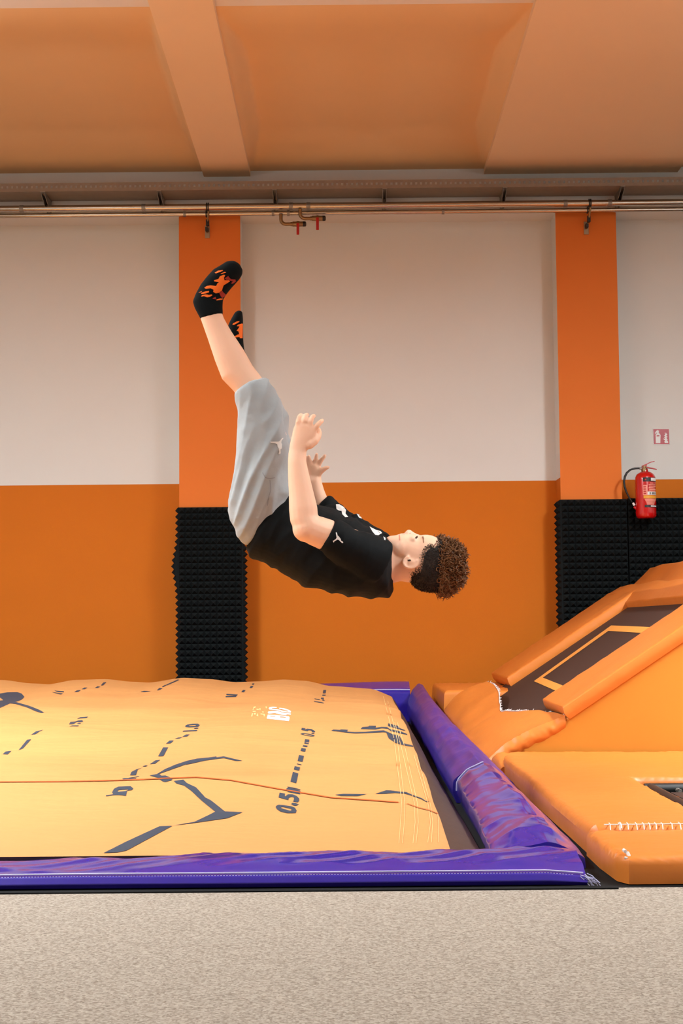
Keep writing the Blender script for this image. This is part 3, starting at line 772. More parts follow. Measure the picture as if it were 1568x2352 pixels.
# ------------------------------------------------------------------ padded mats (rounded boxes with wrinkles)
def pad_box(name, x0, x1, y0, y1, z0, z1, m, parent=None, r=.02, puff=.006, seed=0.0, nx=40, ny=40, wr=.004, xf=None):
    """closed padded slab: rounded edges, slightly puffed and wrinkled; xf maps (x,y,z)"""
    mb = MB()
    def topz(x, y):
        ex_ = min(x - x0, x1 - x); ey_ = min(y - y0, y1 - y); e = min(ex_, ey_)
        z = z1
        if e < r: z -= r - math.sqrt(max(0, r * r - (r - e) ** 2))
        z += puff * min(1, e / .12) + wr * nz(x * 4, y * 4, seed) * min(1, e / r)
        edge = math.exp(-e / .05)
        z += wr * .9 * edge * nz(x * 24 if ey_ < ex_ else x * 4, y * 24 if ex_ < ey_ else y * 4, seed + 2) * min(1, e / (r * .5))
        return z
    def warp(n):                        # dense rows at both edges
        out = []
        for i in range(n + 1):
            t = i / n; out.append(t + .0 if False else .5 - .5 * math.cos(PI * t))
        return out
    us, vs_ = warp(nx), warp(ny)
    vs = []; fs = []
    for b in vs_:
        for a in us:
            x = x0 + (x1 - x0) * a; y = y0 + (y1 - y0) * b
            vs.append((x, y, topz(x, y)))
    for j in range(ny):
        for i in range(nx):
            a = j * (nx + 1) + i; fs.append((a, a + 1, a + nx + 2, a + nx + 1))
    # perimeter loop down the side
    per = [i for i in range(nx + 1)] + [(j) * (nx + 1) + nx for j in range(1, ny + 1)] + [ny * (nx + 1) + i for i in range(nx - 1, -1, -1)] + [j * (nx + 1) for j in range(ny - 1, 0, -1)]
    prev = per; cx, cy = (x0 + x1) / 2, (y0 + y1) / 2
    for k, f in enumerate((.35, .7, 1.0)):
        ring = []
        for i in per:
            x, y, z = vs[i]
            bul = .006 * math.sin(PI * f) + wr * .8 * nz(x * 20, y * 20, seed + 4) * math.sin(PI * f)
            dx = -1 if abs(x - x0) < 1e-6 else (1 if abs(x - x1) < 1e-6 else 0)
            dy = -1 if abs(y - y0) < 1e-6 else (1 if abs(y - y1) < 1e-6 else 0)
            ring.append(len(vs)); vs.append((x + dx * bul, y + dy * bul, z + (z0 - z) * f))
        n = len(per)
        for i in range(n):
            fs.append((prev[i], prev[(i + 1) % n], ring[(i + 1) % n], ring[i]))
        prev = ring
    fs.append(tuple(prev))
    if xf: vs = [xf(*v) for v in vs]
    mb.add(vs, fs)
    o = obj(name, mb, m, angle=60)
    if parent: local(o, parent)
    return o

# flat trampoline at the right front
tr = thing('flat_trampoline', 'flat trampoline with thick orange edge pads at the right front', 'trampoline', (1.3, 4.9, 0))
def pad_poly(name, poly, z0, z1, m, parent, r=.02, puff=.004, wr=.004, seed=0.0, sp=.03):
    def offset(d):
        out = []
        n = len(poly)
        for i in range(n):
            p0_, p1_, p2_ = Vector(poly[i - 1]), Vector(poly[i]), Vector(poly[(i + 1) % n])
            a = (p1_ - p0_).normalized(); c = (p2_ - p1_).normalized()
            na, nc = Vector((-a.y, a.x)), Vector((-c.y, c.x))
            b_ = (na + nc).normalized(); out.append(p1_ + b_ * (d / max(.3, b_.dot(na))))
        return out
    def dist(p):
        best = 9
        for i in range(len(poly)):
            a, c = Vector(poly[i - 1]), Vector(poly[i]); t = max(0, min(1, (p - a).dot(c - a) / (c - a).length_squared))
            best = min(best, (p - a - (c - a) * t).length)
        return best
    def subdiv(pl):
        o_ = []
        for i in range(len(pl)):
            a, c = pl[i], pl[(i + 1) % len(pl)]; k = max(1, int((c - a).length / sp))
            o_ += [a.lerp(c, q / k) for q in range(k)]
        return o_
    edge = subdiv([Vector(p) for p in poly]); nb = len(edge)
    vs = list(edge)
    for d in (.12 * r, .35 * r, .65 * r, r, 1.6 * r): vs += subdiv(offset(d))
    xs = [p[0] for p in poly]; ys = [p[1] for p in poly]
    x = min(xs)
    while x < max(xs):
        y = min(ys)
        while y < max(ys):
            p = Vector((x, y))
            if inside((x, y), [poly]) and dist(p) > 2 * r: vs.append(p)
            y += sp
        x += sp
    V2, _, F2, _, _, _ = delaunay_2d_cdt(vs, [(i, (i + 1) % nb) for i in range(nb)], [], 0, 1e-6)
    out = []
    for v in V2:
        e = dist(v); z = z1
        if e < r: z -= r - math.sqrt(max(0, r * r - (r - e) ** 2))
        z += puff * min(1, e / .1) + wr * nz(v.x * 4, v.y * 3, seed) * min(1, e / r) + wr * 1.2 * math.exp(-e / .05) * nz(v.x * 22, v.y * 22, seed + 2) * min(1, e / (.6 * r))
        out.append((v.x, v.y, z))
    fs = [tuple(f) for f in F2 if inside(((V2[f[0]].x + V2[f[1]].x + V2[f[2]].x) / 3, (V2[f[0]].y + V2[f[1]].y + V2[f[2]].y) / 3), [poly])]
    # boundary edges of the kept faces -> side wall
    cnt = {}
    for f in fs:
        for i in range(len(f)):
            a, c = f[i], f[(i + 1) % len(f)]; cnt[(a, c)] = cnt.get((a, c), 0) + 1
    bd = [(a, c) for (a, c) in cnt if (c, a) not in cnt]
    low = {}
    for k, f_ in enumerate((.5, 1.0)):
        new = {}
        for a in {i for e_ in bd for i in e_}:
            x, y, z = out[a]; new[a] = len(out)
            b2 = wr * .8 * nz(x * 18, y * 18, seed + 4) if f_ < 1 else 0
            out.append((x + b2, y + b2, z + (z0 - z) * f_))
        for a, c in bd:
            pa, pc = (a, c) if k == 0 else (low[a], low[c])
            fs.append((pc, pa, new[a], new[c]))
        low = new
    o = obj(name, MB().add(out, fs), m, angle=60); local(o, parent); return o
pad_poly('edge_pad', [(.572, 3.80), (.905, 3.80), (.905, 5.03), (2.6, 5.03), (2.6, 6.05), (.60, 6.05), (.565, 5.9)], .002, .066, M['orange'], tr, r=.022, seed=1.0, wr=.005)
pad_poly('edge_pad', [(.592, 3.375), (2.6, 3.375), (2.6, 3.795), (.566, 3.795), (.566, 3.60), (.574, 3.42)], .0, .060, M['orange'], tr, r=.020, seed=9.0, wr=.005)
fl = MB().tube([(.60, 6.02, .02), (.575, 5.9, .035), (.57, 5.75, .02)], [.03, .045, .02], 12)
local(obj('torn_corner_flap', fl, M['orange']), tr)
local(obj('frame', MB().tube([(.95, 3.85, .03), (.95, 5.0, .03)], .02, 10).tube([(.93, 4.99, .03), (2.6, 4.99, .03)], .02, 10), M['black']), tr)
bedo = obj('bed', MB().grid(20, 20, lambda u, v: (1.0 + 1.6 * u, 3.85 + 1.08 * v, .028)), M['bed'], smooth=False); local(bedo, tr)
ln = MB().box(1.055, 1.085, 3.85, 4.87, .0285, .031).box(1.055, 2.6, 4.83, 4.87, .0285, .031)
local(obj('bed_line', ln, M['bedline'], smooth=False), tr)
# springs between bed and frame, along the rear and left edge
sp = MB()
for k in range(16):
    x = 1.03 + k * .07
    pts = [(x + .006 * math.cos(a), 4.93 + .05 * a / (12 * PI), .03 + .006 * math.sin(a)) for a in [q * PI / 4 for q in range(49)]]
    sp.tube(pts, .0014, 4)
so = obj('springs', sp, M['steel']); local(so, tr); so['kind'] = 'stuff'
# hand-sewn seam
st = MB(); x = .62
st_top = .071
while x < 1.25:
    st.tube([(x, 3.772 - random.uniform(0, .006), st_top - .008), (x + .003, 3.792, st_top + .003), (x + .006, 3.82 + random.uniform(0, .01), st_top + .002)], .0013, 5)
    x += random.uniform(.014, .024)
st.tube([(.61 + k * .02, 3.80 + .006 * nz(k * .7, 0, 1), st_top + .001) for k in range(32)], .0016, 5)
for (x, y) in ((.648, 3.80), (.82, 3.80), (.86, 3.8)):
    st.tube([(x, y, st_top + .006), (x - .002, y - .03, st_top + .004), (x - .006, y - .055, st_top - .002)], .002, 5)
so = obj('sewn_stitches', st, M['whitethread']); local(so, tr)
so['label'] = 'white hand sewn stitches across the seam of the mats'
cr_ = MB()
cr_.tube([(.596, 3.41, .062), (.600, 3.398, .05), (.602, 3.384, .035)], .004, 6); cr_.tube([(.588, 3.40, .052), (.615, 3.392, .048)], .003, 6); cr_.tube([(.590, 3.42, .066), (.592, 3.41, .064)], .004, 6)
local(obj('corner_repair', cr_, M['whitethread']), tr)

# orange block behind
bm_ = pad_box('orange_mat', .51, .95, 8.36, 9.5, 0, .205, M['orange'], None, r=.02, seed=3, wr=.008)
tag(bm_, 'orange mat lying flat by the back wall behind the ramp foot', 'mat')

# ------------------------------------------------------------------ ramp trampoline
AL = math.atan(.657)
ca, sa = math.cos(AL), math.sin(AL)
ZB0 = .37 - .657 * 1.103              # bed plane: z = ZB0 + .657 x
def slope(s, y, n):                   # s along incline from x=.6, n = height above bed plane
    return (.6 + s * ca - n * sa, y, ZB0 + .657 * .6 + s * sa + n * ca)
rp = thing('ramp_trampoline', 'tilted trampoline ramp with orange pads rising against the back wall', 'trampoline', (1.4, 7.5, 0))
def s_of(px, py, y):                  # pixel on plane y -> distance along incline
    p = P(px, py, y); return ((p.x - .6) * ca + (p.z - (ZB0 + .657 * .6)) * sa), (-(p.x - .6) * sa + (p.z - (ZB0 + .657 * .6)) * ca)
sN0, nN0 = s_of(1290, 1624, 6.06)
pad_box('near_pad', sN0, sN0 + 1.9, 6.06, 6.68, -.012, .042, M['orange'], rp, r=.007, puff=.002, seed=21, nx=80, ny=30, wr=.003, xf=lambda s, y, n: slope(s, y, n))
sF0, nF0 = s_of(1150, 1562, 9.0)
sF1, nF1 = s_of(1432, 1375, 9.0)
pad_box('far_pad', sF0, sF1 + .02, 8.5, 9.42, -.015, .05, M['orange'], rp, r=.010, puff=.008, seed=31, nx=80, ny=30, wr=.004, xf=lambda s, y, n: slope(s, y, n))
bed = obj('bed', MB().grid(40, 40, lambda u, v: slope(-.02 + 1.35 * u, 6.3 + 2.5 * v, 0)), M['bed'], smooth=False); local(bed, rp)
bpy.context.view_layer.update()
BB = bvh_of(bed)
print_on('bed_line', [[(1226, 1565), (1403.5, 1437), (1500, 1441), (1500, 1456), (1397, 1449.5), (1246.5, 1557), (1310, 1582), (1310, 1602)]], BB, M['bedline'], bed, 6, .0015)
# top pad wrapping over the crest
sT, nT = s_of(1436, 1389, 8.5)
xt, zt0 = slope(sT, 0, 0)[0], slope(sT, 0, 0)[2]
pr = [(xt + .01, zt0 - .03), (xt - .012, zt0 + .03), (xt + .03, zt0 + .085), (xt + .12, zt0 + .135), (P(1442, 1352, 9.3).x + .02, P(1442, 1352, 9.3).z), (P(1500, 1304, 9.3).x, P(1500, 1304, 9.3).z), (P(1512, 1302, 9.3).x, P(1512, 1302, 9.3).z), (2.6, P(1512, 1300, 9.3).z + .01), (2.6, zt0 + .05)]
def topfn(u, v):
    f = u * (len(pr) - 1); i = min(int(f), len(pr) - 2); q = f - i
    x = pr[i][0] + (pr[i + 1][0] - pr[i][0]) * q; z = pr[i][1] + (pr[i + 1][1] - pr[i][1]) * q
    y = 6.1 + 3.3 * v
    k = math.sin(PI * u)
    w = .02 * nz(x * 3, y * 1.2, 6) + .014 * nz(x * 6 + y, y * 2.5, 16)
    return (x - w * k * .5, y, z + w * k)
mb = MB().grid(80, 90, topfn)
for v in (0, 1): mb.add([topfn(i / 80, v) for i in range(81)], [tuple(range(81))])
local(obj('top_pad', mb, M['orange'], angle=60), rp)
# dark frame under it all
frm = MB().prism([slope(.05, 6.2, -.02), slope(1.25, 6.2, -.02), slope(1.25, 6.2, -.07), slope(.05, 6.2, -.07)], (0, .05, 0)).prism([slope(.05, 9.2, -.02), slope(1.25, 9.2, -.02), slope(1.25, 9.2, -.07), slope(.05, 9.2, -.07)], (0, .05, 0))
frm.prism([slope(.0, 6.2, -.02), slope(.06, 6.2, -.02), slope(.06, 6.2, -.06), slope(.0, 6.2, -.06)], (0, 3.0, 0))
local(obj('frame', frm, M['black'], smooth=False), rp)
# yellow-orange side board
p0 = P(1199, 1717, 6.06)
bot = .05
sdb = [(p0.x, 6.07, p0.z), (2.6, 6.07, p0.z + .657 * (2.6 - p0.x)), (2.6, 6.07, bot), (p0.x + .0, 6.07, bot)]
local(obj('side_board', MB().prism(sdb, (0, .09, 0)), M['orange_side'], smooth=True, bevel=.012), rp)
# backing skin so the ramp is solid from the side
local(obj('underside', MB().prism([(.9, 6.16, .02), (2.6, 6.16, .02), slope(2.2, 6.16, -.09), slope(.22, 6.16, -.09)], (0, 3.2, 0)), M['matte_black'], smooth=False), rp)
# debris in the gap at the ramp foot
db = MB()
for k in range(14):
    p = P(1205 + k * 4.4, 1688 - k * 3.2 + random.uniform(-4, 4), 6.2 + random.uniform(0, .15))
    db.ellipsoid(p, (.012 * random.uniform(.5, 1.1), 0, .004), (0, .01, 0), (0, 0, .006 * random.uniform(.5, 1.3)), 8, 6)
so = obj('spring_ends', db, M['steel']); local(so, rp); so['kind'] = 'stuff'
# torn foot pad: sloped slab from the floor up to the bed, ragged upper edge
up = [(6.08, .835), (6.5, .80), (6.9, .742), (7.18, .712), (7.3, .705), (7.5, .722), (7.8, .745), (8.05, .752), (8.3, .730)]
zup = [(6.08, .205), (6.5, .195), (7.0, .165), (7.25, .152), (7.5, .175), (7.9, .225), (8.3, .262)]
lo = [(6.08, .522), (6.5, .505), (7.0, .503), (7.6, .503), (8.3, .505)]
zlo = [(6.08, .02), (7.5, .018), (7.9, .05), (8.3, .105)]
def footfn(u, v):
    Y = 6.08 + 2.22 * v
    xu = interp(up, Y); xl = interp(lo, Y)
    x = xl + (xu - xl) * u
    z0_, z1_ = interp(zlo, Y), interp(zup, Y)
    z = z0_ + (z1_ - z0_) * u + .030 * math.sin(PI * u ** .7) + (.010 * nz(x * 5, Y * 1.6, 4) + .007 * nz(x * 9 + Y, Y * 5, 14)) * min(1, u * 5)
    return (x, Y, max(.01, z))
nu, nv = 50, 80
mb = MB().grid(nu, nv, footfn)
# near side face
sd = [footfn(i / nu, 0) for i in range(nu + 1)]
def sidefn(u, v):
    x, y, z = footfn(u, 0); k = 1 - .9 * v
    th = .06 + .02 * math.sin(PI * u)
    return (x + .0 * v, y - .018 * math.sin(PI * v) + .004 * nz(x * 60 - v * 3, v * 2, 1), max(.008, z - th * v))
mb.grid(nu, 8, sidefn)
# upper edge thickness
mb.grid(nv, 4, lambda u, v: (lambda p: (p[0] + .004 * v, p[1], p[2] - .03 * v))(footfn(1, u)))
local(obj('foot_pad', mb, M['orange'], angle=75), rp)
fz = MB()
for k in range(150):
    q = .35 + .6 * random.random() if k > 20 else random.random()
    p = Vector(footfn(1, q)); d = Vector((random.uniform(.2, 1), random.uniform(-.6, .6), random.uniform(-.3, .7))) * random.uniform(.006, .016)
    fz.tube([p, p + d * .5 + Vector((0, 0, .002)), p + d], .0012, 4)
ed = [footfn(1, .30 + .6 * k / 60) for k in range(61)]
fz.tube([Vector(p) + Vector((0, 0, .002)) for p in ed], .0022, 5)
so = obj('frayed_edge', fz, M['whitethread']); local(so, rp); so['kind'] = 'stuff'

# ------------------------------------------------------------------ the boy
YJ = 5.0
def AB(ax, ay, bx, by, d, rd, n=2.2):
    A, B = P(ax, ay, YJ + d), P(bx, by, YJ + d)
    return ((A + B) / 2, (B - A) / 2, Vector((0, rd, 0)), n)
def CR(cx, cy, d, rpx, rd=None, ang=None):      # ring by centre, oriented later
    return (cx, cy, d, rpx, rd)
def loft(mb, rings, seg=24, dome=.5):
    R = list(rings)
    def capring(a, b, f, g):                    # extrapolate outwards for a soft dome
        c = a[0] + (a[0] - b[0]).normalized() * f * min(a[1].length, a[2].length)
        return (c, a[1] * g, a[2] * g, a[3])
    if dome:
        R = [capring(R[0], R[1], dome, .35), capring(R[0], R[1], dome * .7, .72)] + R + [capring(R[-1], R[-2], dome * .7, .72), capring(R[-1], R[-2], dome, .35)]
    vs = []; fs = []
    for c, u, w, n in R:
        for k in range(seg):
            a = 2 * PI * k / seg; ct, st_ = math.cos(a), math.sin(a)
            e = 2.0 / n
            vs.append(c + u * (math.copysign(abs(ct) ** e, ct)) + w * (math.copysign(abs(st_) ** e, st_)))
    m_ = len(R)
    for i in range(m_ - 1):
        for k in range(seg):
            k2 = (k + 1) % seg; fs.append((i * seg + k, i * seg + k2, (i + 1) * seg + k2, (i + 1) * seg + k))
    fs.append(tuple(range(seg - 1, -1, -1))); fs.append(tuple((m_ - 1) * seg + k for k in range(seg)))
    mb.add(vs, fs)
def limb(mb, pts, seg=16, dome=.8):
    """pts: (px,py,d,r_px[,rd_m]) tube with round section"""
    Pp = [P(p[0], p[1], YJ + p[2]) for p in pts]
    rs = [p[3] * (YJ + p[2]) / F for p in pts]
    R = []
    for i, c in enumerate(Pp):
        t = (Pp[min(i + 1, len(Pp) - 1)] - Pp[max(i - 1, 0)]).normalized()
        w = Vector((0, 1, 0)); w = (w - t * w.dot(t))
        if w.length < .2: w = Vector((1, 0, 0)) - t * t.x
        w.normalize(); u = t.cross(w).normalized()
        rd = pts[i][4] if len(pts[i]) > 4 else rs[i]
        R.append((c, u * rs[i], w * rd, 2.0))
    loft(mb, R, seg, dome)
def solid(name, mb, m, voxel, smooth_it, parent=None, fold=None):
    o = obj(name, mb, m)
    md = o.modifiers.new('r', 'REMESH'); md.mode = 'VOXEL'; md.voxel_size = voxel
    if smooth_it:
        sm_ = o.modifiers.new('s', 'SMOOTH'); sm_.factor = .5; sm_.iterations = smooth_it
    dg = bpy.context.evaluated_depsgraph_get(); dg.update()
    me = bpy.data.meshes.new_from_object(o.evaluated_get(dg))
    o.modifiers.clear(); old = o.data; o.data = me; bpy.data.meshes.remove(old); me.name = name
    if not me.materials: me.materials.append(m)
    if fold:
        nr = [v.normal.copy() for v in me.vertices]
        for v, n_ in zip(me.vertices, nr): v.co = v.co + n_ * fold(v.co, n_)
    me.shade_smooth(); me.update()
    if parent: local(o, parent)
    return o
boy = thing('person', 'person in black t-shirt and grey shorts flipping backwards in mid air', 'person', P(640, 1240, YJ))

# ---- body (skin), one surface
B = MB()
loft(B, [AB(655, 1150, 575, 1255, 0, .115), AB(700, 1160, 605, 1282, 0, .115), AB(740, 1175, 660, 1315, 0, .12), AB(790, 1210, 730, 1340, 0, .12), AB(835, 1232, 805, 1355, 0, .125), AB(868, 1248, 868, 1352, 0, .105), AB(890, 1250, 895, 1345, 0, .07)])
loft(B, [AB(870, 1255, 880, 1350, 0, .062), AB(895, 1258, 903, 1339, 0, .058), AB(912, 1262, 920, 1335, 0, .056), AB(935, 1265, 938, 1338, 0, .058), AB(955, 1260, 955, 1335, 0, .055)])
HEAD = [(886, 1237, 1250, .014), (890, 1232.5, 1262, .026), (898, 1230.5, 1277, .038), (906, 1229.8, 1285, .046), (914, 1228.5, 1292, .051), (922, 1227.5, 1300, .056), (931, 1226.5, 1316, .061), (940, 1227, 1332, .064), (950, 1229, 1344, .066),
        (960, 1231, 1350, .068), (970, 1228.5, 1354, .071), (980, 1228, 1356, .073), (992, 1230, 1357, .074), (1006, 1236, 1355, .074), (1020, 1243, 1349, .070), (1034, 1253, 1341, .061), (1045, 1266, 1330, .046), (1052, 1280, 1316, .024)]
loft(B, [AB(x, a, x, c, 0, rd, 2.25) for x, a, c, rd in HEAD], 32, .2)
# cheek mass, nose, lips, brow
for sd_ in (-1, 1):
    c = P(925, 1262, YJ + sd_ * .036); B.ellipsoid(c, (.026, 0, 0), (0, .026, 0), (0, 0, .032))
    c = P(970, 1234.5, YJ + sd_ * .024); B.ellipsoid(c, (.006, 0, 0), (0, .021, 0), (0, 0, .006))
    c = P(948, 1240, YJ + sd_ * .034); B.ellipsoid(c, (.012, 0, 0), (0, .02, 0), (0, 0, .012))
    c = P(934.5, 1224, YJ + sd_ * .0115); B.ellipsoid(c, (.0075, 0, 0), (0, .0065, 0), (0, 0, .008))
loft(B, [AB(929, 1223, 929, 1244, 0, .007), AB(933, 1218.5, 933, 1244, 0, .010), AB(937, 1215.5, 937, 1244, 0, .0115), AB(941, 1216, 941, 1244, 0, .0105), AB(946, 1219.5, 946, 1244, 0, .009), AB(953, 1224, 953, 1244, 0, .008), AB(961, 1227.5, 961, 1244, 0, .007), AB(968, 1230, 968, 1244, 0, .006)], 16, .3)
loft(B, [AB(911, 1230, 911, 1246, 0, .012), AB(914.5, 1226.5, 914.5, 1246, 0, .018), AB(917, 1228.3, 917, 1246, 0, .02), AB(920, 1224.8, 920, 1246, 0, .018), AB(925, 1224.8, 925, 1246, 0, .012)], 16, .2)
# ears
for sd_ in (-1, 1):
    cE = P(943, 1293, YJ + sd_ * .066)
    for k in range(17):
        a = -.6 + 4.6 * k / 16
        q = P(942 + 17.0 * math.cos(a + .35), 1292 + 13.0 * math.sin(a + .35), YJ + sd_ * (.072 + .006 * math.sin(max(0, a))))
        B.ellipsoid(q, (.0052, 0, 0), (0, .006, 0), (0, 0, .0052), 8, 6)
    B.ellipsoid(cE, (.019, 0, 0), (0, .009, 0), (0, 0, .013), 14, 8)
    B.ellipsoid(P(929, 1291, YJ + sd_ * .07), (.008, 0, 0), (0, .007, 0), (0, 0, .009), 10, 8)
# arms
limb(B, [(845, 1275, -.12, 42), (800, 1252, -.16, 40), (748, 1228, -.205, 37), (720, 1217, -.22, 35), (706, 1208, -.225, 34), (698, 1190, -.225, 33), (696, 1168, -.225, 33), (691, 1130, -.225, 28.5), (685, 1090, -.225, 24.5), (682, 1060, -.225, 21.5), (683, 1038, -.225, 21, .022)])
B.ellipsoid(P(704, 1212, YJ - .225), (.043, 0, .012), (0, .045, 0), (-.01, 0, .043))
limb(B, [(850, 1265, .12, 40), (800, 1225, .17, 36), (760, 1195, .2, 32), (742, 1180, .21, 29), (732, 1160, .21, 25), (724, 1130, .21, 21), (721, 1105, .21, 17), (722, 1092, .21, 15.5, .016)])
# near hand (back of the left hand towards us)
loft(B, [AB(662, 1045, 704, 1036, -.225, .021), AB(665, 1020, 712, 1018, -.225, .019), AB(670, 1000, 726, 1003, -.226, .017), AB(673, 985, 728, 992, -.227, .015), AB(677, 975, 724, 982, -.228, .013)], 20, .3)
limb(B, [(684, 985, -.228, 6.5), (684, 970, -.232, 6.4), (687, 958, -.226, 5.9), (691, 953, -.212, 5.2)], 10)
limb(B, [(697, 983, -.228, 6.8), (698, 966, -.234, 6.6), (702, 955, -.228, 6.0), (705, 952, -.212, 5.3)], 10)
limb(B, [(709, 985, -.228, 6.8), (713, 968, -.234, 6.5), (718, 957, -.229, 6.0), (721, 955, -.213, 5.3)], 10)
limb(B, [(720, 990, -.228, 7.0), (729, 976, -.232, 6.5), (736, 969, -.228, 6.0), (740, 966, -.216, 5.2)], 10)
limb(B, [(708, 1022, -.228, 12), (722, 1012, -.222, 11), (730, 1003, -.212, 8.5), (733, 994, -.2, 7), (731, 986, -.192, 6)], 10)
# far hand (palm of the right hand towards us)
loft(B, [AB(708, 1096, 737, 1096, .21, .017), AB(706, 1085, 738, 1086, .209, .016), AB(705, 1074, 737, 1076, .207, .014), AB(706, 1068, 733, 1069, .206, .012)], 18, .3)
limb(B, [(708, 1072, .206, 5.2), (704, 1060, .203, 4.9), (701, 1050, .2, 4.2)], 10)
limb(B, [(714, 1070, .206, 5.4), (711, 1058, .202, 5.0), (709, 1048, .198, 4.3)], 10)
limb(B, [(722, 1069, .206, 5.5), (725, 1055, .202, 5.0), (727, 1043, .197, 4.3)], 10)
limb(B, [(731, 1070, .206, 5.6), (738, 1057, .202, 5.1), (746, 1046, .198, 4.4)], 10)
limb(B, [(728, 1090, .205, 8.5), (738, 1081, .2, 7), (746, 1076, .198, 5.6), (754, 1073, .197, 4.2)], 10)
# pelvis and legs
loft(B, [AB(545, 1180, 645, 1150, 0, .10), AB(555, 1212, 640, 1160, 0, .10), AB(580, 1240, 650, 1155, 0, .10)])
loft(B, [AB(552, 1175, 640, 1150, -.07, .05), AB(548, 1100, 645, 1095, -.088, .06), AB(552, 1010, 648, 1005, -.1, .062), AB(555, 960, 645, 945, -.108, .057), AB(548, 925, 625, 900, -.115, .054),
         AB(538, 900, 604, 871, -.12, .052), AB(510, 871, 580, 840, -.125, .05), AB(494, 830, 560, 804, -.13, .047), AB(476, 776, 533, 764, -.135, .039), AB(464, 742, 514, 731, -.14, .034), AB(459, 728, 509, 716, -.14, .034),
         AB(449, 705, 507, 700, -.14, .033), AB(447, 690, 510, 686, -.14, .033), AB(455, 675, 518, 673, -.14, .035), AB(468, 654, 528, 659, -.14, .036), AB(483, 634, 540, 646, -.14, .038), AB(502, 618, 550, 632, -.14, .037), AB(521, 607, 553, 621, -.14, .03)])
loft(B, [AB(555, 1175, 645, 1150, .07, .05), AB(565, 1100, 655, 1095, .09, .06), AB(566, 1010, 660, 1000, .11, .06), AB(558, 965, 640, 940, .125, .055), AB(548, 930, 600, 893, .135, .048), AB(535, 880, 588, 856, .145, .044), AB(522, 835, 566, 822, .15, .036), AB(519, 810, 558, 800, .152, .03),
         AB(519, 790, 556, 788, .152, .028), AB(522, 765, 556, 766, .152, .03), AB(527, 745, 556, 746, .152, .03), AB(537, 722, 556, 724, .152, .024)])
body = solid('body', B, M['skin'], .0036, 5, boy)

# ---- t-shirt
T = MB()
loft(T, [AB(661, 1128, 559, 1262, 0, .135), AB(668, 1128, 568, 1283, 0, .142), AB(700, 1145, 596, 1291, 0, .14), AB(730, 1160, 640, 1309, 0, .143), AB(764, 1168, 690, 1348, 0, .152), AB(800, 1186, 750, 1359, 0, .162), AB(832, 1200, 803, 1372, 0, .168), AB(858, 1216, 860, 1375, 0, .162), AB(876, 1228, 893, 1374, 0, .125), AB(885, 1237, 904, 1355, 0, .085)], 36, .12)
limb(T, [(862, 1290, -.10, 58), (825, 1270, -.14, 54), (790, 1250, -.175, 48), (762, 1234, -.2, 43), (748, 1227, -.207, 40.5)], 24, .05)
limb(T, [(862, 1268, .10, 52), (825, 1237, .14, 46), (790, 1212, .175, 42), (760, 1188, .2, 38), (738, 1168, .212, 37)], 24, .05)
# chest folds caught on the outline
limb(T, [(752, 1172, .05, 12), (775, 1168, .02, 10), (795, 1182, .0, 10)], 10)
limb(T, [(800, 1194, .04, 12), (818, 1190, .0, 9), (846, 1216, -.02, 10)], 10)
limb(T, [(850, 1221, .03, 10), (866, 1221, 0, 9), (880, 1236, -.02, 9)], 10)
def shirt_fold(co, n):
    p = co
    a_ = p.x * .55 + p.z * .83; b_ = p.x * .83 - p.z * .55
    w = .008 * nz(b_ * 9, p.y * 5, a_ * 4) - .011 * abs(nz(b_ * 17 + 2, p.y * 6, a_ * 5)) + .003 - .005 * abs(nz(b_ * 34, p.y * 9, a_ * 9))
    return w
shirt = solid('tshirt', T, M['shirt'], .005, 3, boy, shirt_fold)

# ---- shorts
Q_ = MB()
loft(Q_, [AB(540, 907, 612, 869, -.115, .066), AB(541, 925, 633, 892, -.113, .07), AB(546, 945, 649, 922, -.11, .073), AB(546, 982, 656, 966, -.105, .076), AB(541, 1034, 661, 1020, -.1, .082), AB(531, 1097, 663, 1090, -.092, .088), AB(524, 1150, 664, 1135, -.08, .09), AB(527, 1195, 657, 1150, -.07, .09), AB(540, 1228, 660, 1150, -.06, .088), AB(566, 1252, 664, 1152, -.05, .082)], 36, .04)
loft(Q_, [AB(552, 958, 640, 915, .125, .064), AB(553, 980, 658, 948, .12, .068), AB(553, 1034, 669, 1015, .11, .075), AB(545, 1097, 669, 1090, .1, .082), AB(533, 1150, 668, 1130, .085, .088), AB(530, 1195, 660, 1150, .07, .09)], 36, .04)
loft(Q_, [AB(524, 1160, 664, 1120, 0, .155), AB(527, 1200, 660, 1135, 0, .158), AB(540, 1226, 658, 1142, 0, .15), AB(563, 1252, 660, 1140, 0, .14), AB(585, 1262, 668, 1150, 0, .128)], 36, .1)
def shorts_fold(co, n):
    a = co.x * .45 + co.z * .9          # along the thigh, slightly diagonal
    b = co.x * .9 - co.z * .45
    return .012 * nz(b * 15, co.y * 5, a * 3.5) - .017 * abs(nz(b * 24 + a * 3, co.y * 6, a * 4)) + .002 + .0015 * nz(co.x * 40, co.y * 30, co.z * 40)
shorts = solid('shorts', Q_, M['shorts'], .0048, 3, boy, shorts_fold)
hem = MB()
for sdv, (a, c), (d, e), rd, dd in ((0, (538, 908), (613, 868), 0, -.115),):
    r0 = AB(539, 909, 611, 868, dd, .068); r1_ = AB(543, 917, 619, 878, dd, .07)
    loft(hem, [r0, r1_], 40, 0)
hemo = solid('hem', hem, M['cuff'], .004, 2, shorts)

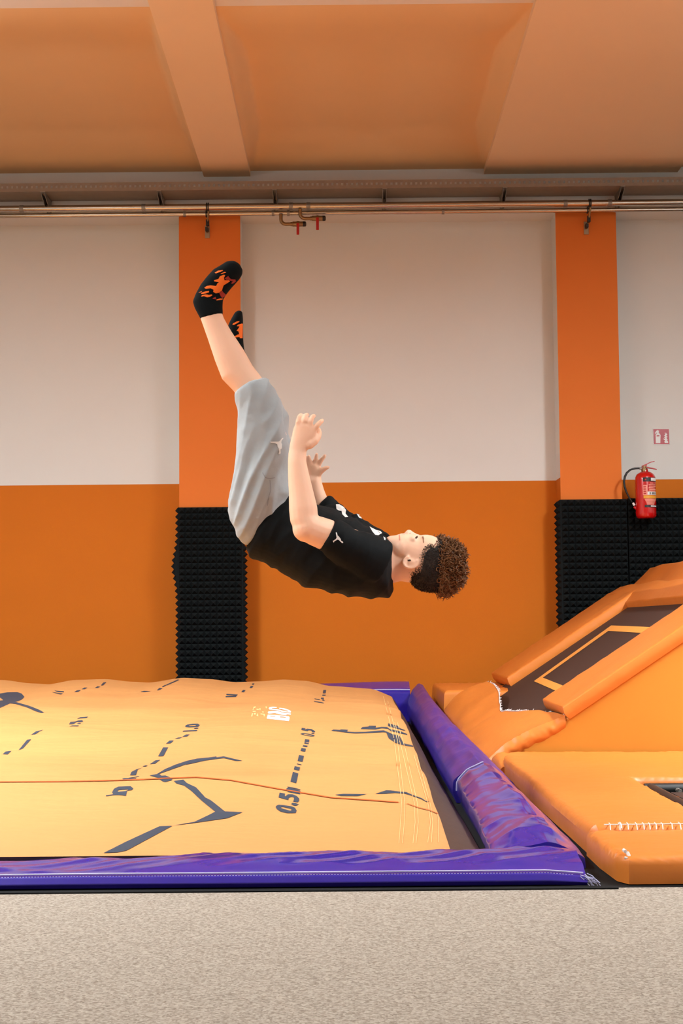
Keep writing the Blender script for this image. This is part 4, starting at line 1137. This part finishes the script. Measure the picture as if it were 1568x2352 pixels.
# ---- socks
Sx = MB()
loft(Sx, [AB(461, 734, 512, 721, -.14, .037), AB(447, 708, 511, 706, -.14, .037), AB(442.5, 693, 512, 688, -.14, .037), AB(449, 676, 520, 675, -.14, .039), AB(461, 654, 531, 661, -.14, .040), AB(476, 635, 542, 649, -.14, .042), AB(490, 620, 550, 640, -.14, .042), AB(506, 611, 556, 630, -.14, .040), AB(519, 602.5, 557, 620, -.14, .036), AB(531, 600.5, 552, 610, -.14, .025)], 28, .2)
sock1 = solid('sock', Sx, M['sock'], .004, 3, boy)
Sx = MB()
loft(Sx, [AB(522, 828, 566, 816, .15, .038), AB(517, 808, 561, 803, .152, .033), AB(517, 790, 559, 788, .152, .031), AB(520, 765, 558, 766, .152, .033), AB(525, 745, 558, 746, .152, .033), AB(531, 733, 558, 734, .152, .032), AB(539, 719, 557, 722, .152, .025), AB(545, 714, 556, 716, .152, .014)], 28, .2)
sock2 = solid('sock', Sx, M['sock'], .004, 3, boy)
bpy.context.view_layer.update()
BS1, BS2, BSH, BQ = bvh_of(sock1), bvh_of(sock2), bvh_of(shirt), bvh_of(shorts)
zs = zt_(10.45, 430, 590)
for g in ([(660, 385), (740, 335), (850, 318), (860, 335), (760, 375), (690, 402)], [(800, 405), (900, 358), (935, 378), (860, 400), (815, 415)],
          [(410, 745), (470, 700), (560, 685), (690, 700), (720, 640), (760, 610), (650, 590), (640, 565), (750, 530), (780, 470), (870, 430), (910, 440), (880, 500), (890, 560), (1000, 560), (1020, 585), (960, 625), (870, 680), (840, 760), (830, 800), (760, 860), (680, 875), (620, 840), (630, 790), (560, 755), (450, 770)],
          [(270, 862), (360, 822), (340, 850)], [(335, 895), (350, 860), (440, 830), (520, 818), (525, 850), (440, 880)], [(330, 948), (370, 915), (440, 900), (480, 905), (520, 915), (590, 900), (600, 925), (540, 960), (480, 972), (400, 945), (350, 955)],
          [(690, 1030), (780, 995), (850, 1000), (910, 985), (900, 1015), (800, 1030), (700, 1048)]):
    print_on('flame_pattern', [zs(g)], BS1, M['flame'], sock1, 3, .0012)
for g in ([(765, 870), (830, 805), (870, 860), (925, 905), (900, 945), (830, 985), (795, 940)], [(900, 510), (985, 455), (990, 475), (1040, 530), (1150, 540), (1160, 590), (1080, 645), (1040, 630), (1090, 590), (1000, 560), (920, 545)], [(600, 990), (680, 960), (690, 1020), (620, 1010)]):
    print_on('flame_pattern', [zs(g)], BS1, M['flamered'], sock1, 3, .001)
for g in ([(1085, 1635), (1100, 1600), (1190, 1550), (1250, 1540), (1240, 1565), (1130, 1630)], [(1185, 1665), (1210, 1630), (1300, 1600), (1325, 1605), (1320, 1850), (1318, 1955), (1255, 1955), (1250, 1925), (1130, 1935), (1120, 1915), (1200, 1870), (1240, 1860), (1225, 1790), (1180, 1775), (1220, 1720), (1250, 1670)]):
    print_on('flame_pattern', [zs(g)], BS2, M['flame'], sock2, 3, .0012)
# emblem: leaping figure on the sleeve and on the thigh
ze = zt_(15.68, 740, 1200)
print_on('sleeve_emblem', [ze([(480, 362), (500, 358), (520, 375), (550, 480), (562, 510), (558, 490), (575, 478), (592, 505), (668, 612), (660, 640), (690, 668), (715, 672), (745, 715), (735, 738), (710, 742), (650, 690), (600, 635), (540, 612), (480, 645), (425, 675), (415, 705), (400, 718), (388, 690), (372, 660), (378, 645), (400, 648), (480, 590), (505, 545), (490, 440)])], BSH, M['white'], shirt, 2, .0015, 'white leaping figure emblem')
zq = zt_(13.07, 600, 1000)
print_on('thigh_emblem', [zq([(262, 190), (330, 185), (500, 190), (540, 170), (600, 95), (640, 75), (650, 90), (600, 160), (590, 220), (610, 270), (600, 390), (565, 420), (570, 530), (550, 555), (500, 545), (520, 500), (515, 400), (480, 330), (470, 270), (410, 240), (270, 215)])], BQ, M['palegrey'], shorts, 2, .0015, 'pale leaping figure emblem')
z39 = zt_(3.92, 700, 1100)
for g in ([(280, 232), (310, 232), (350, 255), (370, 285), (365, 315), (388, 345), (362, 348), (335, 320), (330, 290), (300, 285), (285, 275)], [(465, 315), (490, 325), (512, 360), (485, 350)], [(580, 430), (640, 462), (680, 472), (695, 490), (660, 510), (630, 505), (605, 475)], [(705, 520), (725, 535), (722, 555), (712, 550)]):
    print_on('chest_print', [z39(g)], BSH, M['white'], shirt, 1.5, .0012)
# pocket fold: its dark crease shade drawn on as grey ribbons
pk = zt_(3.92, 500, 860)
ribbon('pocket_crease', pk([(405, 885), (430, 930), (470, 935), (510, 930)]), 1.6, BQ, M['creaseshade'], shorts, .003, 3)
ribbon('pocket_crease', pk([(465, 950), (475, 1040), (455, 1110), (440, 1180)]), 1.6, BQ, M['creaseshade'], shorts, .003, 3)

# ---- face details
eyes = MB()
BBD = bvh_of(body)
print_on('eye', [[(952, 1236.5), (955, 1232.5), (958.5, 1231), (959.5, 1234), (956.5, 1237.5)]], BBD, M['eye'], body, 1.0, .0006)
print_on('eyebrow', [[(969, 1233), (971, 1231), (973, 1236), (973.5, 1246), (971.5, 1248), (970.5, 1240)]], BBD, M['brow'], body, 1.5, .0008)
print_on('mouth', [[(915.8, 1229.5), (917.5, 1228), (918.5, 1233), (919, 1241), (917, 1242), (916.5, 1235)]], BBD, M['lip'], body, 1.5, .0008)
print_on('ear_canal', [[(934, 1286), (942, 1285), (944, 1288.5), (938, 1289.5)]], BBD, M['eye'], body, 1.5, .0008)
print_on('nostril', [[(940, 1224), (942.5, 1223.5), (942, 1227), (940, 1227)]], BBD, M['lip'], body, 1, .0006)

# ---- hair
region = [(1006, 1230), (1003, 1246), (996, 1258), (985, 1257), (975, 1264), (967, 1276), (963.5, 1292), (962, 1304), (950, 1313), (938, 1318), (926, 1324), (920, 1335), (928, 1380), (1100, 1400), (1100, 1200)]
HB = MB()
hseg = 128; hrow = 160
rows = []
for k in range(hrow + 1):
    f = k / hrow * (len(HEAD) - 1); i = min(int(f), len(HEAD) - 2); q = f - i
    rows.append([HEAD[i][j] + (HEAD[i + 1][j] - HEAD[i][j]) * q for j in range(4)])
hv = []; hf = []
for x, a, c, rd in rows:
    A, B2 = P(x, a, YJ), P(x, c, YJ); ce = (A + B2) / 2; u = (B2 - A) / 2
    for k in range(hseg):
        an = 2 * PI * k / hseg; e = 2 / 2.25
        ct, st_ = math.cos(an), math.sin(an)
        gr = 1.03
        off_ = u * (math.copysign(abs(ct) ** e, ct)) + Vector((0, rd * math.copysign(abs(st_) ** e, st_), 0))
        hv.append((ce + off_ * gr, (x + 1.6 * nz(x * .35, an * 9, 1), (a + c) / 2 + (c - a) / 2 * ct + 2.2 * nz(x * .3, an * 8, 5)), off_.normalized()))
for i in range(hrow):
    for k in range(hseg):
        k2 = (k + 1) % hseg; ids = (i * hseg + k, i * hseg + k2, (i + 1) * hseg + k2, (i + 1) * hseg + k)
        if all(inside((hv[j][1][0] - dx_, hv[j][1][1] - dy_), [region]) for j in ids[::2] for dx_, dy_ in ((0, 0), (5, 0), (0, 5), (4, 4))): hf.append(ids)
HB.add([p for p, _, _ in hv], hf)
grown = [(x - 4, y) for x, y in region]
for p, q2, n_ in random.sample(hv, 15000):
    if inside(q2, [region]) or (inside((q2[0] + 5 * random.random(), q2[1] + 5 * random.random()), [region]) and random.random() < .8):
        d = (n_ * random.uniform(.3, .8) + Vector((random.uniform(-.3, .9), random.gauss(0, .4), random.uniform(-.9, .3)))).normalized() * random.uniform(.004, .011)
        b0 = p - n_ * .0025
        HB.tube([b0, b0 + d * .6 + n_ * .001, b0 + d], [.0009, .0007, .0003], 3, False)
ho = obj('hair', HB, M['hair'], fix=False); local(ho, boy); ho['label'] = 'short dark cropped hair at the sides'
CB = MB()
TOPH = [(1001, 1244, 1352, .062), (1008, 1238, 1362, .074), (1018, 1240, 1364, .079), (1030, 1244, 1360, .079), (1043, 1250, 1350, .073), (1054, 1262, 1338, .060), (1062, 1277, 1322, .040)]
loft(CB, [AB(x, a, x, c, 0, rd, 2.1) for x, a, c, rd in TOPH], 40, .2)
base_n = len(CB.f)
surf = []
for _ in range(1900):
    f = random.random() ** .85 * (len(TOPH) - 1); i = min(int(f), len(TOPH) - 2); q = f - i
    x, a, c, rd = [TOPH[i][j] + (TOPH[i + 1][j] - TOPH[i][j]) * q for j in range(4)]
    an = random.uniform(0, 2 * PI)
    A, B2 = P(x, a, YJ), P(x, c, YJ); ce = (A + B2) / 2; u = (B2 - A) / 2
    off = u * math.cos(an) + Vector((0, rd * math.sin(an), 0))
    p0_ = ce + off * .97
    d = (off.normalized() * random.uniform(.5, 1.0) + Vector((random.uniform(.2, 1.2), 0, 0)) + Vector((random.gauss(0, .5), random.gauss(0, .5), random.gauss(0, .5)))).normalized()
    s1 = d.orthogonal().normalized(); s2 = d.cross(s1)
    Ln = random.uniform(.012, .028); rr = random.uniform(.003, .0065); ph = random.uniform(0, 6.28); tw = random.choice((-1, 1)) * random.uniform(3, 7)
    pts = [p0_ + d * (Ln * k / 6) + (s1 * math.cos(ph + tw * k / 6) + s2 * math.sin(ph + tw * k / 6)) * rr * min(1, k / 2) for k in range(7)]
    CB.tube(pts, [.0021, .0021, .002, .0019, .0016, .0012, .0006], 4, False)
co_ = obj('curly_hair', CB, M['curl'], fix=False); local(co_, boy); co_['label'] = 'brown curly hair on top'
co_['kind'] = 'stuff'
